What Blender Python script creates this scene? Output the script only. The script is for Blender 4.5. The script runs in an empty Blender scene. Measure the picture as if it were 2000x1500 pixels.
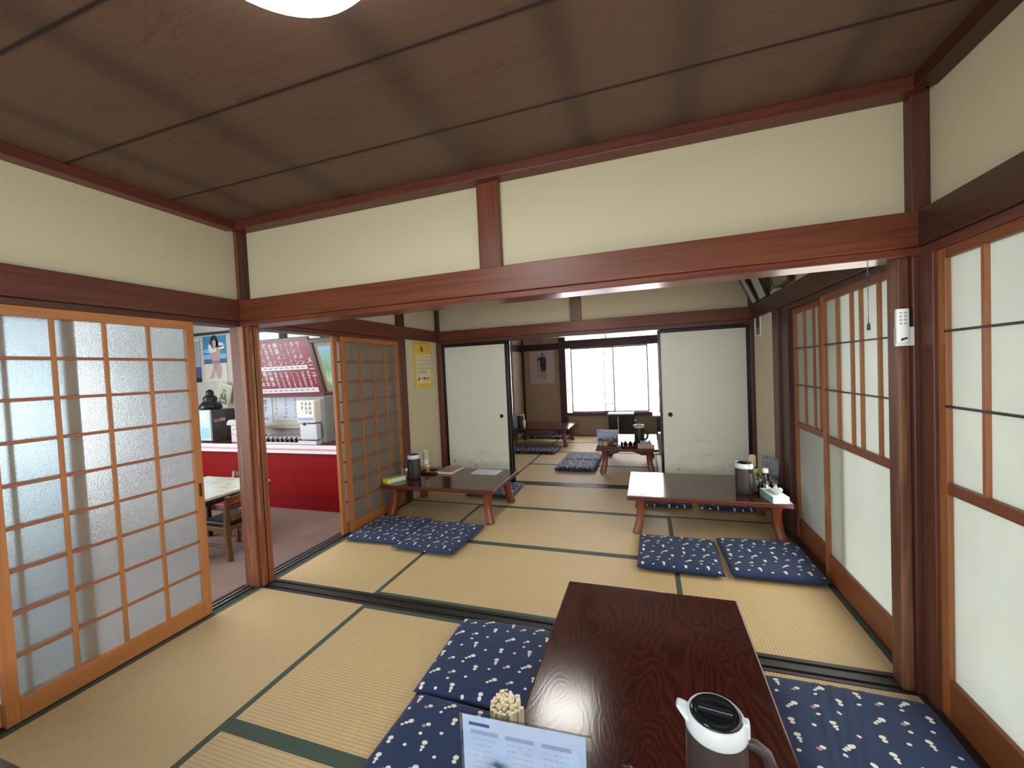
import bpy, math, random
from mathutils import Vector, Matrix, Euler
random.seed(7)
PI = math.pi
SC = bpy.context.scene
COL = SC.collection

# ------------------------------------------------------------------ camera
cam_d = bpy.data.cameras.new('camera'); cam = bpy.data.objects.new('camera', cam_d); COL.objects.link(cam)
CR = ((0.9484150347029133, 0.03277502639856626, 0.3153327125339914),
      (0.31383121628753746, 0.04390968015268352, -0.9484629184487783),
      (-0.04493205573926557, 0.9984977404248154, 0.031358774427282965))
cam.matrix_world = Matrix.Translation((0, 0, 1.39)) @ Matrix(CR).to_4x4()
cam_d.sensor_fit = 'HORIZONTAL'; cam_d.sensor_width = 36
cam_d.lens = 796.2576 / 2000 * 36
cam_d.clip_start = 0.02; cam_d.clip_end = 200
SC.camera = cam

# ------------------------------------------------------------------ sky, sun, daylight, exposure
SC.view_settings.view_transform = 'Standard'; SC.view_settings.look = 'None'
SC.view_settings.gamma = 1; SC.view_settings.use_curve_mapping = False
SC.view_settings.exposure = 0.0
SC.cycles.max_bounces = 10; SC.cycles.diffuse_bounces = 6; SC.cycles.glossy_bounces = 4
SC.cycles.transmission_bounces = 8; SC.cycles.transparent_max_bounces = 10
SC.cycles.sample_clamp_indirect = 6; SC.cycles.caustics_reflective = False
world = bpy.data.worlds.new('sky'); SC.world = world; world.use_nodes = True
bg = world.node_tree.nodes['Background']
bg.inputs[0].default_value = (0.93, 0.975, 1.0, 1); bg.inputs[1].default_value = 2.3

def light(name, kind, loc, rot, energy, color=(1, 1, 1), size=None, size_y=None, angle=None):
    d = bpy.data.lights.new(name, kind); d.energy = energy; d.color = color
    if size: d.size = size
    if size_y: d.shape = 'RECTANGLE'; d.size_y = size_y
    if angle: d.angle = angle
    o = bpy.data.objects.new(name, d); COL.objects.link(o); o.location = loc; o.rotation_euler = rot
    return o
light('bright_sky_beyond_far_window', 'AREA', (-.7, 9.6, 1.6), (math.radians(-90), 0, 0), 700, (1.0, 0.98, 1.0), 3.2, 2.6)
# daylight standing in the real openings: shoji openings on the right, far window, diner windows; the rear opening and its lamp are added for fill
light('added_rear_fill', 'AREA', (-1.0, -1.72, 1.35), (math.radians(70), 0, math.radians(8)), 56, (0.93, 0.97, 1.0), 2.6, 1.4)
light('daylight_right_shoji_near', 'AREA', (0.98, 1.2, 1.0), (0, math.radians(90), 0), 11, (1.0, 0.97, 0.90), 1.5, 1.6)
light('daylight_right_shoji_middle', 'AREA', (0.98, 2.95, 1.0), (0, math.radians(90), 0), 17, (1.0, 0.96, 0.86), 1.5, 1.4)
light('daylight_diner_window', 'AREA', (-7.9, 1.0, 1.0), (0, math.radians(-90), 0), 150, (0.9, 0.96, 1.0), 1.7, 4.5)
light('diner_ceiling_light', 'AREA', (-4.0, 2.3, 2.42), (0, 0, 0), 34, (1.0, 0.98, 0.95), 1.2, 1.2)

light('added_diner_fill', 'AREA', (-3.15, 3.6, 2.42), (0, 0, 0), 22, (1.0, 0.97, 0.93), 0.6, 1.2)  # unseen lamp added to brighten the right side of the water dispenser

# ------------------------------------------------------------------ materials
MATS = {}
def newmat(name):
    m = bpy.data.materials.new(name); m.use_nodes = True
    nt = m.node_tree; return m, nt, nt.nodes['Principled BSDF']
def N(nt, t, **k):
    n = nt.nodes.new(t)
    for a, b in k.items(): setattr(n, a, b)
    return n
def coords(nt, scale=(1, 1, 1), rot=(0, 0, 0), loc=(0, 0, 0)):
    tc = N(nt, 'ShaderNodeTexCoord'); mp = N(nt, 'ShaderNodeMapping')
    mp.inputs['Scale'].default_value = scale; mp.inputs['Rotation'].default_value = rot; mp.inputs['Location'].default_value = loc
    nt.links.new(tc.outputs['Object'], mp.inputs[0]); return mp.outputs[0]
def ramp(nt, fac, stops):
    r = N(nt, 'ShaderNodeValToRGB'); e = r.color_ramp.elements
    while len(e) < len(stops): e.new(0.5)
    for i, (p, c) in enumerate(stops): e[i].position = p; e[i].color = (*c[:3], 1)
    nt.links.new(fac, r.inputs[0]); return r.outputs[0]
def mixc(nt, fac, a, b, mode='MIX'):
    m = N(nt, 'ShaderNodeMix', data_type='RGBA', blend_type=mode)
    def put(i, v):
        if hasattr(v, 'is_linked') or hasattr(v, 'links'): nt.links.new(v, i)
        elif isinstance(v, (int, float)): i.default_value = v
        else: i.default_value = (*v[:3], 1)
    put(m.inputs['Factor'], fac); put(m.inputs['A'], a); put(m.inputs['B'], b); return m.outputs['Result']
def math_(nt, op, a, b=None, c=None):
    m = N(nt, 'ShaderNodeMath', operation=op)
    for i, v in enumerate((a, b, c)):
        if v is None: continue
        if isinstance(v, (int, float)): m.inputs[i].default_value = v
        else: nt.links.new(v, m.inputs[i])
    return m.outputs[0]
def noise(nt, vec, scale, detail=3, rough=0.55, dist=0):
    n = N(nt, 'ShaderNodeTexNoise'); n.inputs['Scale'].default_value = scale
    n.inputs['Detail'].default_value = detail; n.inputs['Roughness'].default_value = rough; n.inputs['Distortion'].default_value = dist
    nt.links.new(vec, n.inputs['Vector']); return n.outputs[0]
def bump(nt, b, h, strength, dist=0.002):
    n = N(nt, 'ShaderNodeBump'); n.inputs['Strength'].default_value = strength; n.inputs['Distance'].default_value = dist
    nt.links.new(h, n.inputs['Height']); nt.links.new(n.outputs[0], b.inputs['Normal'])

def plain(col, rough=0.5, metal=0.0, spec=0.5):
    k = ('plain', tuple(round(c, 4) for c in col), rough, metal, spec)
    if k not in MATS:
        m, nt, b = newmat('paint_%d' % len(MATS))
        v = coords(nt); n = noise(nt, v, 35, 2)
        c = mixc(nt, n, [x * 0.93 for x in col], [min(1, x * 1.06) for x in col])
        nt.links.new(c, b.inputs['Base Color'])
        b.inputs['Roughness'].default_value = rough; b.inputs['Metallic'].default_value = metal
        b.inputs['Specular IOR Level'].default_value = spec
        MATS[k] = m
    return MATS[k]
def wood(col, axis='x', rough=0.4, contrast=0.35, wear=None, scale=1.0):
    k = ('wood', tuple(col), axis, rough, contrast, wear, scale)
    if k in MATS: return MATS[k]
    m, nt, b = newmat('wood_%d' % len(MATS))
    s = {'x': (1.2, 22, 22), 'y': (22, 1.2, 22), 'z': (22, 22, 1.2)}[axis]
    v = coords(nt, [q * scale for q in s])
    n1 = noise(nt, v, 1.6, 5, 0.65, 0.6)
    lo = [c * (1 - contrast) for c in col]; hi = [min(1, c * (1 + contrast)) for c in col]
    c = ramp(nt, n1, [(0.3, lo), (0.7, hi)])
    v2 = coords(nt, [q * scale * 3 for q in s]); n2 = noise(nt, v2, 3, 3)
    c = mixc(nt, math_(nt, 'MULTIPLY', n2, 0.35), c, lo)
    if wear:
        v3 = coords(nt, {'x': (1, 6, 6), 'y': (6, 1, 6), 'z': (13, 13, .75)}[axis]); n3 = noise(nt, v3, 2.0, 3, 0.5, 0.35)
        f = ramp(nt, n3, [(0.53, (0, 0, 0)), (0.62, (1, 1, 1))])
        c = mixc(nt, math_(nt, 'MULTIPLY', f, 0.55), c, wear)
    nt.links.new(c, b.inputs['Base Color'])
    r = math_(nt, 'MULTIPLY_ADD', n1, 0.2, rough - 0.1); nt.links.new(r, b.inputs['Roughness'])
    bump(nt, b, n1, 0.15, 0.001)
    MATS[k] = m; return m
def table_wood():
    if 'tw' in MATS: return MATS['tw']
    m, nt, b = newmat('lacquered_grain')
    v = coords(nt, (1.0, 2.6, 2.6)); n = noise(nt, v, 1.8, 2, 0.45, 0.5)
    s = math_(nt, 'SINE', math_(nt, 'MULTIPLY', n, 150.0))
    s = math_(nt, 'MULTIPLY_ADD', s, 0.5, 0.5)
    vf = coords(nt, (9, 75, 75)); nf = noise(nt, vf, 2, 3)
    fac = math_(nt, 'MULTIPLY_ADD', s, 0.45, math_(nt, 'MULTIPLY', nf, 0.55))
    c = ramp(nt, fac, [(0.15, (0.026, 0.0055, 0.0045)), (0.5, (0.040, 0.0085, 0.006)), (0.85, (0.062, 0.0145, 0.009))])
    nt.links.new(c, b.inputs['Base Color'])
    b.inputs['Roughness'].default_value = 0.15
    b.inputs['Specular IOR Level'].default_value = 0.6
    h = math_(nt, 'MULTIPLY_ADD', nf, 0.5, fac)
    bump(nt, b, h, 0.12, 0.0006)
    MATS['tw'] = m; return m
def plaster(col):
    k = ('plaster', col)
    if k in MATS: return MATS[k]
    m, nt, b = newmat('plaster_%d' % len(MATS))
    v = coords(nt); n = noise(nt, v, 1.3, 4); n2 = noise(nt, v, 240, 2)
    c = mixc(nt, n, [x * 0.93 for x in col], [min(1, x * 1.05) for x in col])
    c = mixc(nt, math_(nt, 'MULTIPLY', n2, 0.2), c, [x * 0.8 for x in col])
    nt.links.new(c, b.inputs['Base Color']); b.inputs['Roughness'].default_value = 0.9
    b.inputs['Specular IOR Level'].default_value = 0.15
    bump(nt, b, n2, 0.3, 0.001)
    MATS[k] = m; return m
def ceiling_wood():
    m, nt, b = newmat('ceiling_board')
    tc = N(nt, 'ShaderNodeTexCoord'); sp = N(nt, 'ShaderNodeSeparateXYZ'); nt.links.new(tc.outputs['Object'], sp.inputs[0])
    # each board row gets its own flat-sawn figure
    row = math_(nt, 'FLOOR', math_(nt, 'DIVIDE', math_(nt, 'SUBTRACT', sp.outputs[1], 0.30), 0.44))
    cb = N(nt, 'ShaderNodeCombineXYZ')
    nt.links.new(math_(nt, 'MULTIPLY_ADD', row, 3.7, sp.outputs[0]), cb.inputs[0])
    nt.links.new(math_(nt, 'MULTIPLY', sp.outputs[1], 5.5), cb.inputs[1]); nt.links.new(row, cb.inputs[2])
    n = noise(nt, cb.outputs[0], 1.1, 3, 0.5, 0.3)
    s = math_(nt, 'SINE', math_(nt, 'MULTIPLY', n, 110.0))
    msk = noise(nt, cb.outputs[0], 1.9, 1)
    msk = ramp(nt, msk, [(0.5, (0, 0, 0)), (0.66, (1, 1, 1))])
    line = math_(nt, 'MULTIPLY', ramp(nt, s, [(0.55, (0, 0, 0)), (1.0, (1, 1, 1))]), msk)
    v2 = coords(nt, (5, 90, 5)); nf = noise(nt, v2, 2, 4)
    base = mixc(nt, nf, (0.088, 0.050, 0.034), (0.150, 0.090, 0.064))
    c = mixc(nt, math_(nt, 'MULTIPLY', line, 0.5), base, (0.075, 0.03, 0.016))
    # soft darker bands crossing the boards
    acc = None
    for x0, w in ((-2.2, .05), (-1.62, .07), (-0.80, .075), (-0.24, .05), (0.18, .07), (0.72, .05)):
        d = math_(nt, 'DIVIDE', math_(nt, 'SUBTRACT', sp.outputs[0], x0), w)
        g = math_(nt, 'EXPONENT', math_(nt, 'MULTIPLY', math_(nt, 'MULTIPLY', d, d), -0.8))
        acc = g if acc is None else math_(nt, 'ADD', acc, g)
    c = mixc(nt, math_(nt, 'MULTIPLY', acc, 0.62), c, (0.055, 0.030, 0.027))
    nt.links.new(c, b.inputs['Base Color']); b.inputs['Roughness'].default_value = 0.5
    b.inputs['Specular IOR Level'].default_value = 0.3
    return m
def tatami_mat(axis):
    k = ('tatami', axis)
    if k in MATS: return MATS[k]
    m, nt, b = newmat('tatami_weave_' + axis)
    tc = N(nt, 'ShaderNodeTexCoord'); sp = N(nt, 'ShaderNodeSeparateXYZ'); nt.links.new(tc.outputs['Object'], sp.inputs[0])
    across = sp.outputs[1 if axis == 'x' else 0]; along = sp.outputs[0 if axis == 'x' else 1]
    rib = math_(nt, 'SINE', math_(nt, 'MULTIPLY', across, 2 * PI / 0.0155))
    reed = math_(nt, 'SINE', math_(nt, 'MULTIPLY', along, 2 * PI / 0.0042))
    v = coords(nt, (14, 160, 1) if axis == 'y' else (160, 14, 1)); n = noise(nt, v, 1.5, 4, 0.6)
    v3 = coords(nt); n3 = noise(nt, v3, 1.7, 4, 0.6)
    c = mixc(nt, n, (0.46, 0.325, 0.155), (0.72, 0.55, 0.30))
    c = mixc(nt, ramp(nt, n3, [(0.4, (0, 0, 0)), (0.75, (0.55, 0.55, 0.55))]), c, (0.50, 0.39, 0.23))
    ribf = math_(nt, 'MULTIPLY_ADD', rib, 0.17, 0.17)
    c = mixc(nt, ribf, c, (0.26, 0.165, 0.065))
    nt.links.new(c, b.inputs['Base Color']); b.inputs['Roughness'].default_value = 0.55
    b.inputs['Specular IOR Level'].default_value = 0.35
    h = math_(nt, 'MULTIPLY_ADD', reed, 0.25, math_(nt, 'MULTIPLY', rib, -1.0))
    bump(nt, b, h, 0.35, 0.0012)
    MATS[k] = m; return m
def border_cloth():
    if 'heri' in MATS: return MATS['heri']
    m, nt, b = newmat('green_border_cloth')
    v = coords(nt, (1, 1, 1), (0, 0, 0.78)); w = N(nt, 'ShaderNodeTexWave'); w.inputs['Scale'].default_value = 22
    nt.links.new(v, w.inputs[0])
    c = mixc(nt, math_(nt, 'MULTIPLY', w.outputs[1], 0.5), (0.035, 0.062, 0.042), (0.075, 0.11, 0.078))
    nt.links.new(c, b.inputs['Base Color']); b.inputs['Roughness'].default_value = 0.7
    MATS['heri'] = m; return m
def cushion_cloth(base=(0.008, 0.019, 0.062)):
    k = ('cush', base)
    if k in MATS: return MATS[k]
    m, nt, b = newmat('navy_dotted_cloth')
    T = 0.272; KS = 0.272 / 0.165; DS = 1.32
    tc = N(nt, 'ShaderNodeTexCoord')
    wob = N(nt, 'ShaderNodeTexNoise'); wob.inputs['Scale'].default_value = 60; nt.links.new(tc.outputs['Object'], wob.inputs[0])
    # motifs: (u, v, rx, ry) in metres inside a repeating tile
    M = []
    def motif(kind, u, v):
        u *= KS; v *= KS
        if kind == 0: M.append((u, v, .0058, .0048, 0))
        if kind == 1: M.extend([(u, v, .0085, .0068, 0), (u + .001, v - .0160, .0068, .0055, 0)])
        if kind == 2: M.extend([(u, v, .009, .0075, 0), (u - .0145, v - .0112, .0065, .005, 0), (u - .0265, v - .021, .0055, .0045, 0)])
        if kind == 3: M.extend([(u, v, .0085, .007, 0), (u + .002, v - .0165, .0065, .005, 0), (u + .003, v - .0285, .004, .0045, 0)])
        if kind == 4: M.extend([(u, v, .0075, .006, 0), (u - .014, v - .010, .0068, .0055, 1)])
    for kd, u, v in ((1, .03, .035), (0, .072, .028), (3, .112, .045), (0, .15, .022), (2, .05, .085), (4, .095, .088), (0, .135, .078),
                     (1, .148, .118), (0, .022, .118), (3, .03, .158), (4, .07, .138), (0, .105, .128), (2, .125, .155), (0, .09, .062)):
        motif(kd, u, v)
    acc = None; acc2 = None
    off = N(nt, 'ShaderNodeVectorMath', operation='ADD'); nt.links.new(tc.outputs['Object'], off.inputs[0]); off.inputs[1].default_value = (10 * T + .01, 10 * T + .02, 0)
    for (u, v, rx, ry, t) in M:
        rx *= DS; ry *= DS
        s = N(nt, 'ShaderNodeVectorMath', operation='SUBTRACT'); nt.links.new(off.outputs[0], s.inputs[0]); s.inputs[1].default_value = (u - T / 2, v - T / 2, 0)
        md = N(nt, 'ShaderNodeVectorMath', operation='MODULO'); nt.links.new(s.outputs[0], md.inputs[0]); md.inputs[1].default_value = (T, T, 1)
        cc = N(nt, 'ShaderNodeVectorMath', operation='SUBTRACT'); nt.links.new(md.outputs[0], cc.inputs[0]); cc.inputs[1].default_value = (T / 2, T / 2, 0)
        ml = N(nt, 'ShaderNodeVectorMath', operation='MULTIPLY'); nt.links.new(cc.outputs[0], ml.inputs[0]); ml.inputs[1].default_value = (1 / rx, 1 / ry, 0)
        ln = N(nt, 'ShaderNodeVectorMath', operation='LENGTH'); nt.links.new(ml.outputs[0], ln.inputs[0])
        d = ln.outputs['Value']
        if t == 0: acc = d if acc is None else math_(nt, 'MINIMUM', acc, d)
        else: acc2 = d if acc2 is None else math_(nt, 'MINIMUM', acc2, d)
    dd = math_(nt, 'MULTIPLY_ADD', wob.outputs[0], 0.35, math_(nt, 'SUBTRACT', acc, 0.17))
    white = ramp(nt, dd, [(0.9, (1, 1, 1)), (1.0, (0, 0, 0))])
    pink = ramp(nt, math_(nt, 'MULTIPLY_ADD', wob.outputs[0], 0.3, math_(nt, 'SUBTRACT', acc2, 0.15)), [(0.9, (1, 1, 1)), (1.0, (0, 0, 0))])
    ck = N(nt, 'ShaderNodeTexChecker'); ck.inputs['Scale'].default_value = 190
    nt.links.new(coords(nt, (1, 1, 0), (0, 0, .785)), ck.inputs[0])
    v2 = coords(nt); nn = noise(nt, v2, 9, 3)
    c = mixc(nt, nn, base, [q * 1.5 for q in base])
    c = mixc(nt, math_(nt, 'MULTIPLY', ck.outputs[1], 0.22), c, (0.035, 0.065, 0.13))
    c = mixc(nt, pink, c, (0.36, 0.22, 0.25)); c = mixc(nt, white, c, (0.72, 0.70, 0.60))
    nt.links.new(c, b.inputs['Base Color']); b.inputs['Roughness'].default_value = 0.72
    b.inputs['Specular IOR Level'].default_value = 0.3; b.inputs['Sheen Weight'].default_value = 0.08
    bump(nt, b, ck.outputs[1], 0.12, 0.0006)
    MATS[k] = m; return m
def frosted(name, tint=(0.86, 0.93, 0.90), see=0.25, rough=0.35, grain=0.25, gscale=140, dif=0.25):
    if name in MATS: return MATS[name]
    m, nt, b = newmat(name); nt.nodes.remove(b); out = nt.nodes['Material Output']
    v = coords(nt); n = noise(nt, v, gscale, 3, 0.6); nb = noise(nt, v, 2.5, 3)
    bp = N(nt, 'ShaderNodeBump'); bp.inputs['Strength'].default_value = grain; bp.inputs['Distance'].default_value = 0.002; nt.links.new(n, bp.inputs['Height'])
    col = mixc(nt, nb, [x * 0.84 for x in tint], tint)
    tr = N(nt, 'ShaderNodeBsdfTranslucent'); df = N(nt, 'ShaderNodeBsdfDiffuse'); rf = N(nt, 'ShaderNodeBsdfRefraction'); gl = N(nt, 'ShaderNodeBsdfGlossy')
    for q in (tr, df, rf): nt.links.new(col, q.inputs['Color']); nt.links.new(bp.outputs[0], q.inputs['Normal'])
    nt.links.new(bp.outputs[0], gl.inputs['Normal']); gl.inputs['Roughness'].default_value = 0.25
    rf.inputs['Roughness'].default_value = rough; rf.inputs['IOR'].default_value = 1.35
    a = N(nt, 'ShaderNodeMixShader'); a.inputs[0].default_value = dif; nt.links.new(tr.outputs[0], a.inputs[1]); nt.links.new(df.outputs[0], a.inputs[2])
    c = N(nt, 'ShaderNodeMixShader'); c.inputs[0].default_value = see; nt.links.new(a.outputs[0], c.inputs[1]); nt.links.new(rf.outputs[0], c.inputs[2])
    d = N(nt, 'ShaderNodeMixShader'); d.inputs[0].default_value = 0.04; nt.links.new(c.outputs[0], d.inputs[1]); nt.links.new(gl.outputs[0], d.inputs[2])
    nt.links.new(d.outputs[0], out.inputs[0]); MATS[name] = m; return m
def glass(name='clear_glass', col=(0.95, 0.97, 0.97), rough=0.02):
    if name in MATS: return MATS[name]
    m, nt, b = newmat(name); b.inputs['Base Color'].default_value = (*col, 1)
    b.inputs['Transmission Weight'].default_value = 1; b.inputs['Roughness'].default_value = rough; b.inputs['IOR'].default_value = 1.45
    MATS[name] = m; return m
def emit(name, col, s):
    if name in MATS: return MATS[name]
    m, nt, b = newmat(name); b.inputs['Base Color'].default_value = (*col, 1)
    b.inputs['Emission Color'].default_value = (*col, 1); b.inputs['Emission Strength'].default_value = s
    MATS[name] = m; return m
def marble():
    if 'marble' in MATS: return MATS['marble']
    m, nt, b = newmat('marble_laminate'); v = coords(nt, (2, 9, 9), (0, 0, .15)); n = noise(nt, v, 2, 5, .6, 1.2)
    c = ramp(nt, n, [(0.35, (0.40, 0.39, 0.33)), (0.55, (0.62, 0.62, 0.55)), (0.62, (0.50, 0.50, 0.44))])
    nt.links.new(c, b.inputs['Base Color']); b.inputs['Roughness'].default_value = 0.25; MATS['marble'] = m; return m
def carpet():
    m, nt, b = newmat('mauve_carpet'); v = coords(nt); n = noise(nt, v, 2.2, 4, .6, .8); n2 = noise(nt, v, 130, 2)
    c = mixc(nt, n, (0.17, 0.105, 0.09), (0.28, 0.19, 0.165)); c = mixc(nt, math_(nt, 'MULTIPLY', n2, .4), c, (0.13, 0.085, 0.075))
    nt.links.new(c, b.inputs['Base Color']); b.inputs['Roughness'].default_value = 0.95; bump(nt, b, n2, .5, .003); return m
def landscape():
    m, nt, b = newmat('painted_landscape'); tc = N(nt, 'ShaderNodeTexCoord'); sp = N(nt, 'ShaderNodeSeparateXYZ'); nt.links.new(tc.outputs['Object'], sp.inputs[0])
    n = noise(nt, coords(nt, (9, 9, 4)), 1.5, 5, .65, 1.5)
    h = math_(nt, 'MULTIPLY_ADD', n, 0.5, math_(nt, 'MULTIPLY', sp.outputs[2], 1.1))
    c = ramp(nt, h, [(0.25, (0.10, 0.09, 0.03)), (0.38, (0.16, 0.30, 0.10)), (0.52, (0.48, 0.62, 0.42)), (0.66, (0.18, 0.38, 0.22)), (0.85, (0.25, 0.45, 0.35)), (1.0, (0.22, 0.45, 0.62))])
    nt.links.new(c, b.inputs['Base Color']); b.inputs['Roughness'].default_value = 0.25; return m

W_BEAM = dict(col=(0.140, 0.034, 0.012), rough=0.38)
W_DARK = dict(col=(0.060, 0.017, 0.012), rough=0.42)
W_POST = dict(col=(0.20, 0.062, 0.025), rough=0.45)
W_SHOJI = dict(col=(0.40, 0.155, 0.045), rough=0.45)
W_SHOJI_D = dict(col=(0.20, 0.062, 0.020), rough=0.42)
def beam(a): return wood(axis=a, **W_BEAM)
def dark(a): return wood(axis=a, **W_DARK)
def shoji(a): return wood(axis=a, contrast=0.22, **W_SHOJI)
BLACK_SILL = lambda a: wood((0.014, 0.011, 0.010), a, 0.5, 0.5)
CREAM = plaster((0.58, 0.52, 0.365)); CREAM_R3 = plaster((0.48, 0.38, 0.27)); OFFWHITE = plaster((0.62, 0.62, 0.58))
HERI = border_cloth(); CLOTH = cushion_cloth(); TW = table_wood()
LACQ = wood((0.062, 0.013, 0.009), 'x', 0.3, 0.3); EDGEW = wood((0.10, 0.020, 0.013), 'x', 0.3, 0.3); LEGW = wood((0.19, 0.048, 0.014), 'z', 0.35, 0.3)
WHITE = plain((0.78, 0.79, 0.78), 0.4); BLACKP = plain((0.012, 0.012, 0.013), 0.25)

# ------------------------------------------------------------------ mesh building
class MB:
    def __init__(s): s.v = []; s.f = []; s.m = []; s.sm = []; s.M = None
    def add(s, vs, fs, mi=0, smooth=False):
        b = len(s.v)
        for p in vs:
            p = Vector(p)
            if s.M is not None: p = s.M @ p
            s.v.append(p)
        for f in fs: s.f.append(tuple(i + b for i in f)); s.m.append(mi); s.sm.append(smooth)
    def box(s, x0, x1, y0, y1, z0, z1, mi=0):
        s.add([(x0, y0, z0), (x1, y0, z0), (x1, y1, z0), (x0, y1, z0), (x0, y0, z1), (x1, y0, z1), (x1, y1, z1), (x0, y1, z1)],
              [(0, 3, 2, 1), (4, 5, 6, 7), (0, 1, 5, 4), (1, 2, 6, 5), (2, 3, 7, 6), (3, 0, 4, 7)], mi); return s
    def lathe(s, prof, n=32, mi=0, smooth=True, c=(0, 0), sx=1, sy=1, capb=True, capt=True):
        vs = []; fs = []
        for r, z in prof:
            for i in range(n):
                a = 2 * PI * i / n; vs.append((c[0] + r * math.cos(a) * sx, c[1] + r * math.sin(a) * sy, z))
        for j in range(len(prof) - 1):
            for i in range(n):
                k = (i + 1) % n; fs.append((j * n + i, j * n + k, (j + 1) * n + k, (j + 1) * n + i))
        s.add(vs, fs, mi, smooth)
        if capb: s.add([vs[i] for i in range(n)], [tuple(reversed(range(n)))], mi)
        if capt: s.add([vs[(len(prof) - 1) * n + i] for i in range(n)], [tuple(range(n))], mi)
        return s
    def sweep(s, pts, sec, mi=0, smooth=True, up=(0, 0, 1), closed=False):
        """sec: function(t)->list of (a,b) section points"""
        n = len(pts); rings = []; P = [Vector(p) for p in pts]
        for i, p in enumerate(P):
            t = (P[min(i + 1, n - 1)] - P[max(i - 1, 0)]).normalized()
            u = Vector(up); sd = t.cross(u)
            if sd.length < 1e-4: sd = t.cross(Vector((1, 0, 0)))
            sd.normalize(); u2 = sd.cross(t).normalized()
            rings.append([p + sd * a + u2 * b for a, b in sec(i / (n - 1))])
        k = len(rings[0]); vs = [q for r in rings for q in r]; fs = []
        for i in range(n - 1):
            for j in range(k):
                l = (j + 1) % k; fs.append((i * k + j, i * k + l, (i + 1) * k + l, (i + 1) * k + j))
        s.add(vs, fs, mi, smooth)
        s.add(rings[0], [tuple(reversed(range(k)))], mi); s.add(rings[-1], [tuple(range(k))], mi); return s
    def tube(s, pts, r, n=10, mi=0, up=(0, 0, 1)):
        return s.sweep(pts, lambda t: [(r * math.cos(2 * PI * i / n), r * math.sin(2 * PI * i / n)) for i in range(n)], mi, True, up)
    def prism(s, poly, axis, a, b, mi=0):
        n = len(poly)
        def P(u, v, w): return {'x': (w, u, v), 'y': (u, w, v), 'z': (u, v, w)}[axis]
        vs = [P(u, v, a) for u, v in poly] + [P(u, v, b) for u, v in poly]
        fs = [tuple(range(n)), tuple(reversed(range(n, 2 * n)))] + [(i, i + n, (i + 1) % n + n, (i + 1) % n) for i in range(n)]
        s.add(vs, fs, mi); return s
    def flat(s, poly, y=-0.0006, mi=0):            # flat print facing -Y
        s.add([(u, y, v) for u, v in poly], [tuple(range(len(poly)))], mi); return s
    def rect(s, u0, u1, v0, v1, y=-0.0006, mi=0): return s.flat([(u0, v0), (u1, v0), (u1, v1), (u0, v1)], y, mi)
    def ell(s, cx, cz, a, b, y=-0.0006, mi=0, n=16, rot=0):
        return s.flat([(cx + a * math.cos(t) * math.cos(rot) - b * math.sin(t) * math.sin(rot), cz + a * math.cos(t) * math.sin(rot) + b * math.sin(t) * math.cos(rot)) for t in [2 * PI * i / n for i in range(n)]], y, mi)
    def text(s, body, size, u, v, y=-0.001, mi=0, align='CENTER', M=None):
        c = bpy.data.curves.new('t', 'FONT'); c.body = body; c.size = size; c.align_x = align; c.align_y = 'CENTER'; c.resolution_u = 2; c.offset = size * .012
        o = bpy.data.objects.new('t', c); COL.objects.link(o)
        bpy.context.view_layer.update()
        dg = bpy.context.evaluated_depsgraph_get(); me = bpy.data.meshes.new_from_object(o.evaluated_get(dg))
        vs = [Vector((p.co.x + u, y, p.co.y + v)) for p in me.vertices]
        if M is not None: vs = [M @ p for p in vs]
        s.add(vs, [tuple(p.vertices) for p in me.polygons], mi)
        bpy.data.objects.remove(o); bpy.data.curves.remove(c); bpy.data.meshes.remove(me)
        return s
    def build(s, name, mats, parent=None, loc=(0, 0, 0), rot=(0, 0, 0), bevel=0, seg=2, kind=None):
        me = bpy.data.meshes.new(name); me.from_pydata([tuple(p) for p in s.v], [], s.f)
        if not isinstance(mats, (list, tuple)): mats = [mats]
        for m in mats: me.materials.append(m)
        for p, mi, sm in zip(me.polygons, s.m, s.sm): p.material_index = mi; p.use_smooth = sm
        me.update()
        o = bpy.data.objects.new(name, me); COL.objects.link(o); o.location = loc; o.rotation_euler = rot
        if parent is not None: o.parent = parent
        if bevel:
            b = o.modifiers.new('bevel', 'BEVEL'); b.width = bevel; b.segments = seg; b.limit_method = 'ANGLE'; b.angle_limit = math.radians(40)
        if kind: o['kind'] = kind
        return o
def tag(o, label=None, cat=None, group=None, kind=None):
    if label: o['label'] = label
    if cat: o['category'] = cat
    if group: o['group'] = group
    if kind: o['kind'] = kind
    return o
def thing(name, label, cat, loc=(0, 0, 0), rz=0, group=None, rot=None):
    o = bpy.data.objects.new(name, None); COL.objects.link(o); o.empty_display_size = 0.05
    o.location = loc; o.rotation_euler = rot or (0, 0, rz); return tag(o, label, cat, group)
def dup(root, loc, rz=0, label=None, group=None, rot=None):
    def cp(o, par):
        c = o.copy(); COL.objects.link(c)
        if par is not None: c.parent = par
        for ch in o.children: cp(ch, c)
        return c
    r = cp(root, None); r.location = loc; r.rotation_euler = rot or (0, 0, rz)
    if label: r['label'] = label
    if group: r['group'] = group
    return r
def bx(name, x0, x1, y0, y1, z0, z1, mat, label=None, bevel=0.002, parent=None):
    o = MB().box(x0, x1, y0, y1, z0, z1).build(name, mat, parent, bevel=bevel)
    if parent is None: tag(o, label, None, None, 'structure')
    return o
TR = [0]
def trim(x0, x1, y0, y1, z0, z1, mat, label, bevel=0.003):
    TR[0] += 1
    return bx('trim_%d' % TR[0], x0, x1, y0, y1, z0, z1, mat, label, bevel)

XL, XR = -2.55, 1.03
CZ = 2.44
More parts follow.
